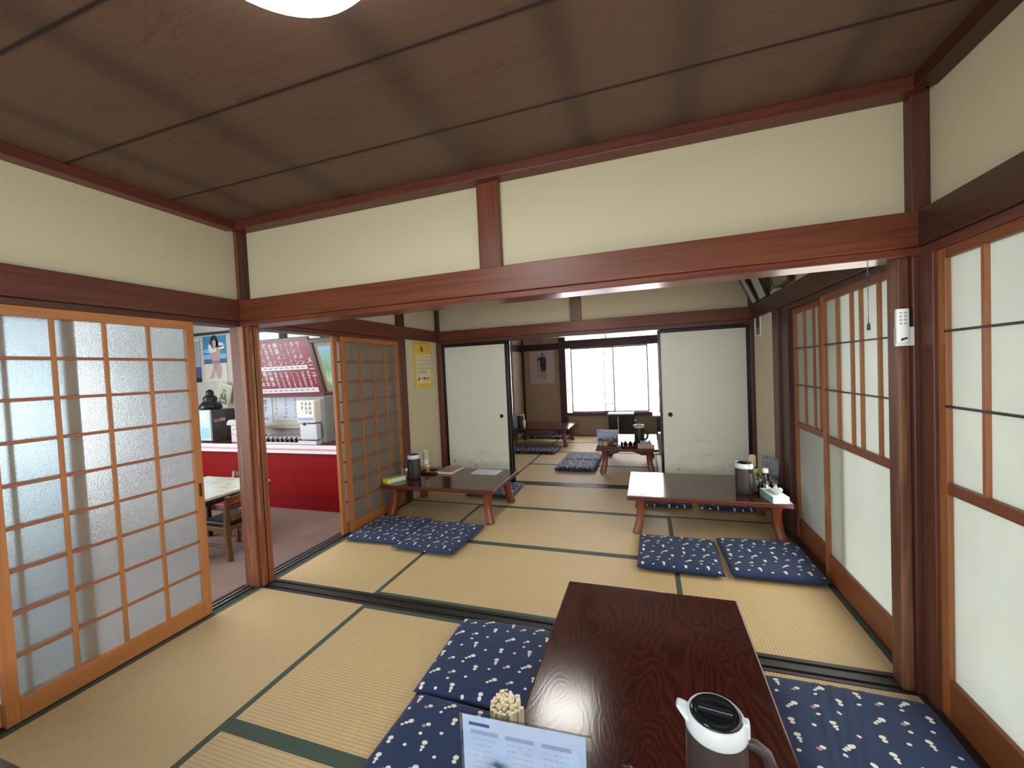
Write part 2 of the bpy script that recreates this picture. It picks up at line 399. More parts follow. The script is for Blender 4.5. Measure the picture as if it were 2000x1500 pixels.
# ------------------------------------------------------------------ floors
bx('floor', -2.7, 1.2, -1.8, 8.6, -0.12, -0.052, plain((0.05, 0.04, 0.03), .8), 'dark boards under the straw mats', 0)
bx('floor', -8.0, -2.69, -2.6, 6.4, -0.50, -0.42, carpet(), 'mauve brown carpet of the diner area, lower than the mats', 0)
def mat_(x0, x1, y0, y1, ax, label, b0=True, b1=True):
    mb = MB(); mb.box(x0 + .001, x1 - .001, y0 + .001, y1 - .001, -0.05, 0.0, 0); h = 0.03
    if ax == 'x':
        if b0: mb.box(x0 + .001, x1 - .001, y0 + .0012, y0 + h, -0.04, 0.0012, 1)
        if b1: mb.box(x0 + .001, x1 - .001, y1 - h, y1 - .0012, -0.04, 0.0012, 1)
    else:
        if b0: mb.box(x0 + .0012, x0 + h, y0 + .001, y1 - .001, -0.04, 0.0012, 1)
        if b1: mb.box(x1 - h, x1 - .0012, y0 + .001, y1 - .001, -0.04, 0.0012, 1)
    return tag(mb.build('floor', [tatami_mat(ax), HERI]), label, None, None, 'structure')
mat_(XL, -1.67, .28, 2.03, 'y', 'straw mat along the big lattice door in the near room')
mat_(-1.67, .12, 1.155, 2.03, 'x', 'straw mat just before the black sill in the near room')
mat_(-1.67, .12, .28, 1.155, 'x', 'straw mat at the bottom edge of the picture, near room')
mat_(.12, XR, .28, 2.03, 'y', 'straw mat under the cushion at the right of the near room')
mat_(XL, -.78, -1.5, .28, 'x', 'straw mat behind the camera on the left'); mat_(-.78, XR, -1.5, .28, 'x', 'straw mat behind the camera on the right')
mat_(XL, -1.69, 2.15, 3.905, 'y', 'straw mat beside the track to the diner, middle room')
mat_(-1.69, .13, 2.15, 3.03, 'x', 'wide straw mat just beyond the black sill, middle room')
mat_(-1.69, .13, 3.03, 3.905, 'x', 'straw mat between the two middle room tables')
mat_(.13, XR, 2.15, 3.905, 'y', 'ribbed straw mat beside the window wall, middle room')
mat_(XL, -.70, 3.905, 4.72, 'x', 'straw mat before the left painted panel', True, False); mat_(-.70, XR, 3.905, 4.72, 'x', 'straw mat before the right painted panel', True, False)
mat_(XL, -1.69, 4.85, 6.61, 'y', 'straw mat at the left of the far room'); mat_(-1.69, .07, 4.85, 5.79, 'x', 'pale straw mat just beyond the far sill')
mat_(.07, XR, 4.85, 6.61, 'y', 'straw mat at the right of the far room'); mat_(-1.69, .07, 5.79, 6.70, 'x', 'straw mat under the far room table')
mat_(-1.69, XR, 6.70, 7.58, 'x', 'straw mat in the middle of the far room'); mat_(-1.69, XR, 7.58, 8.45, 'x', 'straw mat under the far window')
mat_(XL, -1.69, 6.61, 8.45, 'y', 'straw mat under the far left table')

# sills with grooves
def sill_x(x0, x1, y0, y1, label):
    TR[0] += 1; mb = MB(); w = (y1 - y0); g = [0, .26, .44, .56, .74, 1.0]
    mb.box(x0, x1, y0, y1, -0.05, -0.004)
    for a, b in ((0, .14), (.30, .62), (.80, 1.0)): mb.box(x0, x1, y0 + w * a, y0 + w * b, -0.01, 0.003)
    return tag(mb.build('trim_%d' % TR[0], BLACK_SILL('x'), bevel=.001), label, None, None, 'structure')
def sill_y(y0, y1, x0, x1, label, metal=True):
    TR[0] += 1; mb = MB(); w = x1 - x0
    mb.box(x0, x1, y0, y1, -0.05, -0.004)
    for a, b in ((0, .14), (.22, .40), (.50, .68), (.80, 1.0)): mb.box(x0 + w * a, x0 + w * b, y0, y1, -0.01, 0.003)
    if metal:
        for a in (.31, .59): mb.box(x0 + w * a - .002, x0 + w * a + .002, y0, y1, .003, .005, 1)
    return tag(mb.build('trim_%d' % TR[0], [BLACK_SILL('y'), plain((.5, .5, .5), .25, .9)], bevel=.0008), label, None, None, 'structure')
sill_x(-2.55, 1.0, 2.03, 2.15, 'black grooved sill between the near and middle rooms')
sill_x(-2.55, 1.03, 4.72, 4.85, 'black grooved sill under the painted panels')
sill_y(.27, 2.03, -2.69, -2.55, 'black door track with metal rails under the big lattice door')
sill_y(2.15, 3.83, -2.69, -2.55, 'black door track between middle room and diner')
trim(-2.69, -2.66, -1.8, 6.2, -.42, -.055, dark('y'), 'step riser below the door tracks facing the diner', 0)
trim(XR, 1.14, -1.8, 3.83, -.05, .012, dark('y'), 'dark sill under the frosted window doors')
trim(1.0, 1.045, .3, 2.03, -.0, .012, BLACK_SILL('y'), 'black strip beside the right door sill')

# ------------------------------------------------------------------ walls, posts, rails of the near room
FW = (2.03, 2.15)
bx('wall_front', XL, XR, 2.075, 2.105, 1.90, CZ, CREAM, 'cream plaster over the wide opening of the near room', 0)
POSTM = wood(axis='z', wear=(0.46, 0.23, 0.09), **W_POST)
def post(x0, x1, y0, y1, z0, z1, label, m=None): return trim(x0, x1, y0, y1, z0, z1, m or POSTM, label, .004)
post(-2.67, -2.552, 2.03, 2.15, -.42, CZ, 'worn square post at the left end of the opening')
post(-2.552, -2.528, 2.045, 2.085, 0.0, 1.775, 'narrow worn door jamb on the left post'); post(-2.552, -2.528, 2.095, 2.135, 0.0, 1.775, 'second narrow door jamb on the left post')
post(-2.555, -2.515, 2.03, 2.075, 1.93, 2.40, 'thin dark corner post over the left rail', dark('z'))
post(1.0, 1.12, 2.03, 2.15, 0, CZ, 'dark square post at the right end of the opening', wood((.085, .024, .016), 'z', .45))
post(.962, 1.0, 2.05, 2.13, 0.0, 1.775, 'worn light-streaked door jamb on the right post', wood((.12, .042, .02), 'z', .5, .3, (.26, .13, .06)))
post(-.832, -.708, 2.04, 2.11, 1.93, 2.40, 'short reddish post in the plaster over the opening', beam('z'))
trim(XL - .03, XR, 2.0, 2.18, 1.80, 1.935, beam('x'), 'long reddish rail over the near opening')
trim(XL - .03, XR, 2.015, 2.165, 1.768, 1.80, wood(axis='x', col=(0.15, .035, .016), rough=.3), 'grooved head track under the near rail')
trim(XL, XR, 1.985, 2.07, 2.388, CZ, wood(axis='x', col=(.115, .028, .016), rough=.4), 'ceiling moulding over the front wall of the near room')
trim(XL, XR, 2.11, 2.2, 2.392, CZ, dark('x'), 'ceiling moulding on the middle room side')
# left wall, near room
bx('wall_left', XL - .06, XL - .03, -1.8, 2.03, 1.90, CZ, CREAM, 'cream plaster over the lattice doors of the near room', 0)
bx('wall_left', XL - .08, XL - .02, -1.8, .15, -.05, 1.90, CREAM, 'cream plaster left of the lattice doors', 0)
post(-2.67, -2.55, .15, .27, -.1, CZ, 'post at the near end of the lattice doors')
trim(XL - .03, XL + .025, -1.8, 2.0, 1.80, 1.935, wood(axis='y', col=(.105, .026, .016), rough=.35), 'dark rail over the lattice doors')
trim(XL - .14, XL + .0, .27, 2.03, 1.768, 1.80, dark('y'), 'head track of the lattice doors')
trim(XL - .03, XL + .04, -1.8, 1.985, 2.385, CZ, wood(axis='y', col=(.12, .03, .018), rough=.35), 'ceiling moulding on the left wall')
bx('wall_left', -2.69, -2.66, -1.8, 6.2, 1.80, 2.50, OFFWHITE, 'diner side of the dividing wall over the doors', 0)
# right wall, near room
bx('wall_right', XR + .03, XR + .06, -1.8, 2.03, 1.90, CZ, CREAM, 'cream plaster over the window doors of the near room', 0)
trim(XR - .025, XR + .05, -1.8, 2.0, 1.80, 1.935, wood(axis='y', col=(.055, .017, .012), rough=.4), 'dark rail over the near window doors')
trim(XR - .01, XR + .12, -1.8, 2.03, 1.765, 1.80, wood(axis='y', col=(.12, .035, .02), rough=.4), 'head track of the near window doors')
trim(XR - .04, XR + .03, -1.8, 1.985, 2.385, CZ, dark('y'), 'ceiling moulding on the right wall')
bx('wall_back', XL, XR, -1.83, -1.78, -.05, .5, CREAM, 'cream plaster under the added rear opening', 0)  # rear opening is added to let fill daylight in behind the camera
bx('wall_back', XL, XR, -1.83, -1.78, 2.05, CZ, CREAM, 'cream plaster over the added rear opening', 0)
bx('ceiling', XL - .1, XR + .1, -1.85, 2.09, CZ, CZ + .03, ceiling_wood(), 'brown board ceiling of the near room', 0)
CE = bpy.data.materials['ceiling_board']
for i, y in enumerate((-1.46, -1.02, -.58, -.14, .30, .74, 1.18, 1.62)):
    trim(XL, XR, y - .004, y + .004, CZ - .003, CZ + .001, plain((.012, .008, .008), .6), 'dark joint line between ceiling boards, number %d from the rear' % (i + 1), 0)
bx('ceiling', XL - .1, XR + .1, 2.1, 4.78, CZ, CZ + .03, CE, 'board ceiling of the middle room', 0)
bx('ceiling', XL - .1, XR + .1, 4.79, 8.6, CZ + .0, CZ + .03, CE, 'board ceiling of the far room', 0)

# ------------------------------------------------------------------ middle room
bx('wall_left', XL - .06, XL - .03, 2.15, 4.72, 1.90, CZ, CREAM, 'cream plaster over the doors of the middle room', 0)
bx('wall_left', XL - .08, XL - .012, 3.95, 4.70, 0, 1.90, CREAM, 'cream plaster behind the yellow calendar', 0)
post(-2.67, -2.545, 3.825, 3.955, -.1, 1.80, 'dark post between lattice door and calendar wall', wood((.10, .026, .016), 'z', .4))
post(-2.60, -2.545, 3.83, 3.955, 1.93, CZ, 'short post above the rail over the calendar wall', dark('z'))
trim(XL - .03, XL + .02, 2.18, 4.70, 1.80, 1.935, wood(axis='y', col=(.125, .032, .016), rough=.38), 'reddish rail over the middle room lattice door')
trim(XL - .14, XL + .0, 2.15, 3.83, 1.765, 1.80, wood(axis='y', col=(.11, .03, .016), rough=.38), 'head track of the middle room lattice door')
post(-2.60, -2.50, 4.68, 4.85, 0, 1.80, 'corner post beside the left painted panel', wood((.11, .03, .018), 'z', .4))
post(-2.56, -2.525, 4.68, 4.73, 1.93, CZ, 'thin corner post above the far rail', dark('z'))
bx('wall_front', XL, XR, 4.765, 4.80, 1.90, CZ, CREAM, 'cream plaster over the painted panels', 0)
post(-.825, -.70, 4.735, 4.80, 1.93, CZ, 'short post in the plaster over the painted panels', beam('z'))
trim(XL - .02, XR + .02, 4.70, 4.87, 1.815, 1.935, beam('x'), 'reddish rail over the painted panels')
trim(XL - .02, XR + .02, 4.715, 4.855, 1.768, 1.815, wood(axis='x', col=(.09, .024, .014), rough=.4), 'head track of the painted panels')
trim(XL, XR, 4.68, 4.76, 2.392, CZ, dark('x'), 'ceiling moulding over the painted panels')
bx('wall_right', XR + .03, XR + .06, 2.15, 4.72, 1.90, CZ, CREAM, 'plaster over the window doors of the middle room', 0)
bx('wall_right', XR + .0, XR + .06, 3.97, 4.70, 0, 1.80, CREAM, 'plaster beside the right painted panel', 0)
post(1.01, 1.14, 3.83, 3.97, 0, 1.80, 'dark post at the end of the window wall', wood((.075, .022, .016), 'z', .4))
post(1.03, 1.14, 3.655, 3.83, 0, 1.80, 'wide dark jamb at the end of the window wall', wood((.055, .018, .012), 'z', .4))
post(1.0, 1.08, 4.66, 4.85, 0, CZ, 'corner post beside the right painted panel', dark('z'))
trim(XR - .02, XR + .05, 2.18, 4.70, 1.80, 1.935, wood(axis='y', col=(.055, .02, .013), rough=.4), 'dark rail over the middle window doors')
trim(XR - .005, XR + .12, 2.15, 3.83, 1.765, 1.80, wood(axis='y', col=(.05, .018, .012), rough=.4), 'head track of the middle window doors')

# ------------------------------------------------------------------ far room
bx('wall_left', XL - .06, XL - .0, 4.85, 8.5, 0, CZ, CREAM_R3, 'tan plaster side wall of the far room', 0)
post(-2.56, -2.50, 7.55, 7.62, 0, CZ, 'thin post on the side wall of the far room', dark('z'))
post(-2.56, -2.51, 8.41, 8.46, 0, CZ, 'corner post of the far room', dark('z'))
trim(XL - .01, XL + .022, 4.87, 8.44, 1.78, 1.92, dark('y'), 'dark rail on the side wall of the far room')
bx('wall_front', XL, -1.60, 8.45, 8.52, 0, CZ, CREAM_R3, 'tan plaster behind the hanging poster', 0)
bx('wall_front', -1.60, .24, 8.45, 8.52, 0, .42, CREAM_R3, 'tan plaster under the far window', 0)
bx('wall_front', .24, XR, 8.45, 8.52, 0, CZ, CREAM_R3, 'tan plaster right of the far window', 0)
bx('wall_front', -1.60, .24, 8.45, 8.52, 2.25, CZ, CREAM_R3, 'tan plaster over the far transom', 0)
bx('wall_right', XR, XR + .06, 4.85, 8.5, 0, CZ, CREAM_R3, 'tan plaster right wall of the far room', 0)
trim(XL, -1.60, 8.425, 8.46, 1.80, 1.93, dark('x'), 'dark rail on the far wall over the poster')
post(-1.74, -1.60, 8.40, 8.53, 0, CZ, 'dark post left of the far window', dark('z'))
post(.20, .32, 8.40, 8.53, 0, CZ, 'dark post right of the far window', dark('z'))
trim(-1.62, .24, 8.39, 8.54, 1.80, 1.97, wood((.07, .03, .025), 'x', .4), 'dark lintel between far window and transom')
trim(-1.62, .24, 8.38, 8.54, .40, .475, wood((.10, .035, .025), 'x', .4), 'dark sill of the far window')
trim(-1.60, .24, 8.42, 8.54, 2.25, 2.30, dark('x'), 'head of the far transom')

# ------------------------------------------------------------------ sliding lattice doors (grid, frosted)
G_DOOR = frosted('rippled_pane', (0.88, 0.93, 0.95), see=0.84, rough=0.26, grain=1.0, gscale=230, dif=0.35)
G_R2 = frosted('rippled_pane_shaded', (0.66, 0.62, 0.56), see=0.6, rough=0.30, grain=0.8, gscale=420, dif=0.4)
def grid_door(name, y0, y1, x, label, pane, col=None, handle=True, t=.03):
    """panel in the YZ plane; x is its room-side face"""
    root = bpy.data.objects.new(name, None); COL.objects.link(root); root.location = (x, y0, 0)
    tag(root, label, None, None, 'structure'); w = y1 - y0; W = .043; z0, zt = .004, 1.768
    sh = lambda a: wood(axis=a, contrast=.22, col=col or W_SHOJI['col'], rough=.45)
    st = MB(); st.box(-t, 0, 0, W, z0, zt); st.build('stile', sh('z'), root, bevel=.002)
    st = MB(); st.box(-t, 0, w - W, w, z0, zt); st.build('stile', sh('z'), root, bevel=.002)
    MB().box(-t, 0, W, w - W, z0, .10).build('bottom_rail', sh('y'), root, bevel=.002)
    MB().box(-t, 0, W, w - W, 1.722, zt).build('top_rail', sh('y'), root, bevel=.002)
    n = MB()
    for i in (1, 2, 3):
        yc = W + (w - 2 * W) * i / 4; n.box(-.013, -.001, yc - .009, yc + .009, .10, 1.722)
    n.build('vertical_muntin', wood(axis='z', contrast=.22, col=[c * .95 for c in (col or W_SHOJI['col'])], rough=.45), root, bevel=.0012)
    n = MB()
    for i in range(1, 9):
        zc = .10 + 1.622 * i / 9; n.box(-.014, -.003, W, w - W, zc - .0075, zc + .0075)
    n.build('horizontal_muntin', wood(axis='y', contrast=.22, col=[c * k for c, k in zip(col or W_SHOJI['col'], (.72, .62, .8))], rough=.45), root, bevel=.0012)
    MB().box(-.0185, -.0145, W - .004, w - W + .004, .098, 1.724).build('glass_pane', pane, root)
    if handle:
        h = MB(); h.box(-.001, .0015, w - .030, w - .014, .725, .805); h.build('finger_pull', plain((.03, .015, .01), .4), root, bevel=.001)
    return root
grid_door('door_1', .88, 1.722, -2.556, 'large sliding lattice door with rippled glass at the left of the near room', G_DOOR)
grid_door('door_2', .355, 1.203, -2.595, 'second lattice door slid behind the large left one', G_DOOR, (.64, .30, .11), handle=False)  # wood lightened to stand in for light on the stile behind the pane
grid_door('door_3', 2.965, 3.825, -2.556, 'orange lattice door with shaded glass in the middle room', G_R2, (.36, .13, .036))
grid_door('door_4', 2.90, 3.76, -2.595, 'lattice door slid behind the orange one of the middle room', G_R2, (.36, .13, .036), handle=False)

# ------------------------------------------------------------------ window doors on the right
G_WIN = frosted('milky_pane', (0.90, 0.92, 0.86), see=0.10, rough=0.5, grain=0.3, gscale=60, dif=0.3)
def win_door(name, y0, y1, x, label, flip=False, t=.03):
    root = bpy.data.objects.new(name, None); COL.objects.link(root); root.location = (x, y0, 0)
    tag(root, label, None, None, 'structure'); w = y1 - y0; W = .045; zt = 1.768
    lo = wood(axis='z', contrast=.22, col=(.30, .11, .035), rough=.4); ly = wood(axis='y', contrast=.25, **W_SHOJI_D)
    MB().box(0, t, 0, W, .012, zt).build('stile', lo, root, bevel=.002)
    MB().box(0, t, w - W, w, .012, zt).build('stile', lo, root, bevel=.002)
    MB().box(0, t, W, w - W, .012, .165).build('bottom_rail', ly, root, bevel=.003)
    MB().box(0, t, W, w - W, .866, .908).build('middle_rail', ly, root, bevel=.003)
    MB().box(0, t, W, w - W, 1.728, zt).build('top_rail', ly, root, bevel=.002)
    n = MB(); tot = w - 2 * W; k = tot / .78
    for d in (.17, .34, .44, .61): yc = W + tot - d * k; n.box(.001, .016, yc - .0085, yc + .0085, .908, 1.728)
    n.build('vertical_muntin', wood(axis='z', contrast=.22, col=(.34, .125, .05), rough=.4), root, bevel=.001)
    n = MB()
    for zc in (1.465, 1.19): n.box(.000, .008, W - .01, w - W + .01, zc - .0045, zc + .0045)
    n.build('horizontal_muntin', plain((.05, .02, .015), .4), root, bevel=.001)
    MB().box(.017, .021, W - .003, w - W + .003, .905, 1.73).build('upper_pane', G_WIN, root)
    MB().box(.017, .021, W - .003, w - W + .003, .163, .868).build('lower_pane', G_WIN, root)
    return root
win_door('window_1', 1.07, 1.95, 1.032, 'frosted window door at the right edge of the near room')
win_door('window_2', .22, 1.10, 1.068, 'frosted window door slid behind the near one')
win_door('window_3', 2.15, 3.02, 1.032, 'frosted window door nearest the right post in the middle room')
win_door('window_4', 2.785, 3.655, 1.068, 'shaded window door at the far end of the middle room wall')
win_door('window_7', -.66, .22, 1.032, 'frosted window door beside the camera')
trim(1.02, 1.13, 1.95, 2.03, 0, 1.768, wood((.11, .036, .02), 'z', .42), 'reddish jamb between right post and near window door')
# unseen board added outside to keep sky off the shaded door
bx('wall_right', 1.30, 1.36, 2.98, 4.6, -.3, 2.1, plain((.30, .29, .25), .7), 'added grey board shading the window door from outside', 0)
bx('floor', 1.16, 9, -6, 20, -.5, -.42, plain((.36, .36, .31), .9), 'pale paved yard outside the window doors', 0)
bx('wall_right', 1.14, 2.0, -2.5, 9.0, 2.15, 2.22, plain((.25, .22, .18), .8), 'eaves over the yard side', 0)
bx('floor', -6, 9, 8.7, 20, -.5, -.42, plain((.60, .60, .58), .9), 'pale ground outside the far window', 0)

# ------------------------------------------------------------------ far window
G_FAR = frosted('white_paper_pane', (0.93, 0.93, 0.95), see=0.04, rough=0.5, grain=0.1, dif=0.2)
def far_pane(name, x0, x1, y, verts, hz, label, thick=.010):
    root = bpy.data.objects.new(name, None); COL.objects.link(root); root.location = (x0, y, 0); tag(root, label, None, None, 'structure')
    w = x1 - x0; fr = plain((.16, .08, .08), .5); m = MB()
    m.box(0, .02, 0, .03, .475, 1.80).box(w - .02, w, 0, .03, .475, 1.80).box(.02, w - .02, 0, .03, .475, .495).box(.02, w - .02, 0, .03, 1.78, 1.80)
    m.build('frame', fr, root); m = MB()
    for v in verts: m.box(v - x0 - thick / 2, v - x0 + thick / 2, .002, .012, .495, 1.78)
    for z in hz: m.box(.02, w - .02, .002, .012, z - thick / 2, z + thick / 2)
    m.build('muntin', plain((.22, .20, .20), .5), root)
    MB().box(.018, w - .018, .013, .017, .49, 1.785).build('pane', G_FAR, root)
far_pane('window_5', -1.50, -.63, 8.44, (-1.30, -1.12, -1.02, -.83), (1.50, 1.22, .93, .64), 'white gridded sliding panel at the left of the far window')
far_pane('window_6', -.84, .02, 8.475, (-.45, -.36, -.18), (1.50, 1.22, .93, .64), 'white sliding panel at the right of the far window', .008)
root = bpy.data.objects.new('window_8', None); COL.objects.link(root); tag(root, 'white gridded transom over the far window', None, None, 'structure')
m = MB()
for x in (-1.42, -1.24, -1.12, -.95, -.77, -.57, -.40, -.28, -.11): m.box(x - .005, x + .005, 8.445, 8.455, 1.97, 2.25)
m.box(-.785, -.765, 8.44, 8.47, 1.97, 2.25); m.build('muntin', plain((.22, .2, .2), .5), root)
MB().box(-1.6, .2, 8.456, 8.460, 1.97, 2.25).build('pane', G_FAR, root)

# ------------------------------------------------------------------ painted sliding panels (fusuma)
PAPER = plaster((0.70, 0.71, 0.62)); FBLACK = plain((.008, .007, .008), .22)
def fusuma(name, x0, x1, y, label, pull_left, art_mirror=False, flip=1):
    root = bpy.data.objects.new(name, None); COL.objects.link(root); root.location = (x0, y, 0); tag(root, label, None, None, 'structure')
    w = x1 - x0; F = .028; m = MB()
    MB().box(0, F, 0, .03, .004, 1.765).build('stile', FBLACK, root, bevel=.003); MB().box(w - F, w, 0, .03, .004, 1.765).build('stile', FBLACK, root, bevel=.003)
    m.box(F, w - F, 0, .03, .004, .035).box(F, w - F, 0, .03, 1.73, 1.765).build('rail', FBLACK, root, bevel=.003)
    MB().box(F, w - F, .006, .024, .03, 1.735).build('paper_face', PAPER, root)
    if art_mirror is None: return root
    rnd = random.Random(4 if art_mirror else 9); a = MB()
    for i in range(15):
        cx = F + .06 + rnd.random() * (w - .2); cz = .14 + abs(rnd.gauss(0, 1)) * .16 * (1.1 - abs(cx / w - .5)); R = .07 + rnd.random() * .09
        t0 = .25 + rnd.random() * .4; t1 = PI - .2 - rnd.random() * .6; pts = []
        for j in range(13):
            t = t0 + (t1 - t0) * j / 12; pts.append((cx + R * math.cos(t), cz + R * .62 * math.sin(t)))
        for k, off in enumerate((0, .011)):
            for j in range(12):
                (xa, za), (xb, zb) = pts[j], pts[j + 1]; th = .0028 * math.sin(PI * (j + .7) / 13.4) + .0006
                if min(xa, xb) - off < F + .005 or max(xa, xb) > w - F - .005: continue
                a.flat([(xa, za - off), (xb, zb - off), (xb, zb - off - th), (xa, za - off - th)], .0055, 0)
    for i in range(16):
        cx = F + .05 + rnd.random() * (w - .12); cz = .12 + rnd.random() * .32 * (1.2 - abs(cx / w - .5) * 1.6)
        pr = .011 + rnd.random() * .008; mi = rnd.choice((1, 1, 1, 2))
        for p in range(5):
            an = 2 * PI * p / 5 + i; a.ell(cx + pr * .75 * math.cos(an), cz + pr * .75 * math.sin(an), pr * .55, pr * .4, .0052, mi, 8, an)
        a.ell(cx, cz, pr * .25, pr * .25, .0048, 2, 8)
    a.build('printed_grasses', [plain((.50, .53, .48), .8), plain((.78, .78, .76), .8), plain((.42, .40, .50), .8)], root)
    px = .105 if pull_left else w - .105
    h = MB(); h.M = Matrix.Translation((px, .004, .84)) @ Matrix.Rotation(PI / 2, 4, 'X')
    h.lathe([(.024, -.003), (.024, .003), (.021, .004), (.018, .0), (.0, -.001)], 24, 0, True, capt=False); h.build('finger_pull', plain((.035, .03, .028), .35, .6), root)
    return root
fusuma('door_5', -2.50, -1.625, 4.735, 'cream painted sliding panel at the left of the far opening', False, False)
fusuma('door_6', -2.47, -1.602, 4.785, 'panel slid behind the left painted panel', False, None)
fusuma('door_7', .12, 1.0, 4.735, 'cream painted sliding panel at the right of the far opening', True, True)
fusuma('door_8', .14, .99, 4.785, 'panel slid behind the right painted panel', False, None)

# ------------------------------------------------------------------ diner area
YB = 5.05
bx('wall_front', -8.0, -2.69, YB, YB + .08, -.42, 2.04, OFFWHITE, 'off-white back wall of the diner', 0)
bx('wall_front', -8.0, -6.12, YB, YB + .08, 2.04, 2.5, OFFWHITE, 'upper off-white back wall of the diner', 0)
trim(-8.0, -6.12, YB - .03, YB, 2.245, 2.285, plain((.03, .025, .03), .5), 'thin dark picture rail over the beach poster')
bx('ceiling', -8.0, -2.69, -2.6, YB + .1, 2.50, 2.55, plain((.62, .63, .62), .9), 'pale grey diner ceiling', 0)
bx('wall_left', -8.06, -8.0, -2.6, 6.3, -.42, .1, OFFWHITE, 'low wall under the diner windows', 0)
bx('wall_left', -8.06, -8.0, 3.4, 6.3, .1, 2.5, OFFWHITE, 'end wall of the diner', 0)
bx('wall_back', -8.0, -2.69, -2.66, -2.6, -.42, 2.5, OFFWHITE, 'rear wall of the diner', 0)
# transom windows over the menu board
root = bpy.data.objects.new('window_9', None); COL.objects.link(root); tag(root, 'pale transom windows over the diner menu board', None, None, 'structure')
MB().box(-6.12, -2.8, YB + .03, YB + .034, 2.04, 2.22).build('pane', frosted('transom_pane', (.85, .93, .86), .05, .5, .2, 60, .2), root)
m = MB(); dm = plain((.04, .035, .03), .5)
for a, b in ((-6.14, -6.08), (-5.56, -5.43), (-4.74, -4.62), (-3.9, -3.8)): m.box(a, b, YB - .01, YB + .07, 2.04, 2.24)
m.box(-6.14, -2.7, YB - .01, YB + .07, 2.215, 2.26).build('frame', dm, root)
bx('wall_front', -6.12, -2.69, YB, YB + .08, 2.26, 2.5, OFFWHITE, 'strip of wall over the diner transom', 0)

# counter
t = thing('counter', 'long red diner counter with white and pink striped edge', 'counter', (-3.3, 4.43, -.42)); w0 = -4.6
RED = plain((.24, .0008, .002), .6, 0, .12)
m = MB(); m.box(w0, .55, .02, .55, 0, .80).build('front_panel', RED, t)
m = MB(); m.box(w0, .55, .0, .02, 0, .235).build('kick_board', plain((.19, .0008, .003), .6, 0, .12), t, bevel=.004)
MB().box(w0, .55, -.02, .62, .80, .92).build('worktop', plain((.13, .012, .018), .3), t, bevel=.003)
m = MB(); m.box(w0, .55, -.024, -.0205, .800, .918, 0).box(w0, .55, -.0255, -.0242, .842, .868, 1); m.build('edge_band', [plain((.80, .78, .80), .35), plain((.68, .30, .40), .4)], t)
bx('floor', -8, -2.7, YB + .09, 6.3, -.5, -.42, plain((.2, .2, .2), .8), 'floor behind the diner back wall', 0)

# dining table and chair of the diner
t = thing('dining_table', 'marble-patterned dining table seen through the door gap', 'table', (-4.62, 2.95, -.42))
MB().box(-.5, .5, -.5, .55, .672, .70).build('tabletop', marble(), t, bevel=.003)
MB().box(-.503, .503, -.503, .553, .655, .675).build('edge_band', plain((.03, .022, .02), .4), t)
m = MB(); m.box(-.42, .42, -.42, .47, .60, .656).build('apron', plain((.05, .02, .015), .5), t)
for sx in (-1, 1):
    for sy in (-.42, .47): MB().box(sx * .42 - .025, sx * .42 + .025, sy - .025, sy + .025, 0, .60).build('leg', plain((.05, .02, .015), .5), t, bevel=.003)
CHW = wood((.16, .075, .022), 'z', .4)
t = thing('dining_chair', 'low brown wooden chair with dark green seat pulled up to the dining table', 'chair', (-4.11, 2.97, -.42), 0)
def leg(mb, a, b, s=.021): return mb.sweep([a, [(p + q) / 2 for p, q in zip(a, b)], b], lambda t_: [(-s, -s), (s, -s), (s, s), (-s, s)], 0, False, up=(0, 1, 0))
for yy in (0.0, .40):
    m = MB(); m.sweep([(.012, yy, 0), (-.005, yy, .18), (-.012, yy, .34), (0, yy, .5), (.03, yy, .665)], lambda q: [(-.02, -.024), (.02, -.024), (.02, .024), (-.02, .024)], 0, False, up=(0, 1, 0)); m.build('rear_leg', CHW, t, bevel=.005)
    m = MB(); leg(m, (-.40, yy, 0), (-.38, yy, .33)); m.build('front_leg', CHW, t, bevel=.004)
    MB().box(-.38, -.01, yy - .012, yy + .012, .13, .155).build('stretcher', CHW, t, bevel=.003)
m = MB(); m.box(-.40, .0, -.015, .415, .30, .345); m.build('seat_frame', CHW, t, bevel=.004)
m = MB(); m.box(-.41, -.015, .012, .388, .345, .39); m.build('seat', plain((.008, .02, .018), .4), t, bevel=.018, seg=4)
m = MB(); m.sweep([(.022, 0.02, .62), (.035, .10, .635), (.04, .2, .64), (.035, .30, .635), (.022, .38, .62)], lambda q: [(-.012, -.03), (.012, -.03), (.012, .03), (-.012, .03)], 0, False); m.build('backrest', CHW, t, bevel=.005)
MB().box(.0, .018, .03, .37, .40, .47).build('back_rail', CHW, t, bevel=.004)

c2 = dup(t, (-4.78, 3.86, -.42), math.radians(90), 'wooden chair with red seat on the far side of the dining table')
for ch in c2.children:
    if ch.name.startswith('seat') and not ch.name.startswith('seat_frame') or ch.name.startswith('back_rail'):
        ch.data = ch.data.copy(); ch.data.materials[0] = plain((.45, .05, .05), .5)
def sheet(name, x0, x1, y, z0, z1, mat, label, cat, rot=(0, 0, 0), th=.0012, group=None, org='c'):
    t = thing(name, label, cat, ((x0 + x1) / 2, y, z0), 0, group, rot); w = (x1 - x0) / 2
    MB().box(-w, w, -th, 0, 0, z1 - z0).build('sheet', mat, t); return t, w, z1 - z0
P = plain
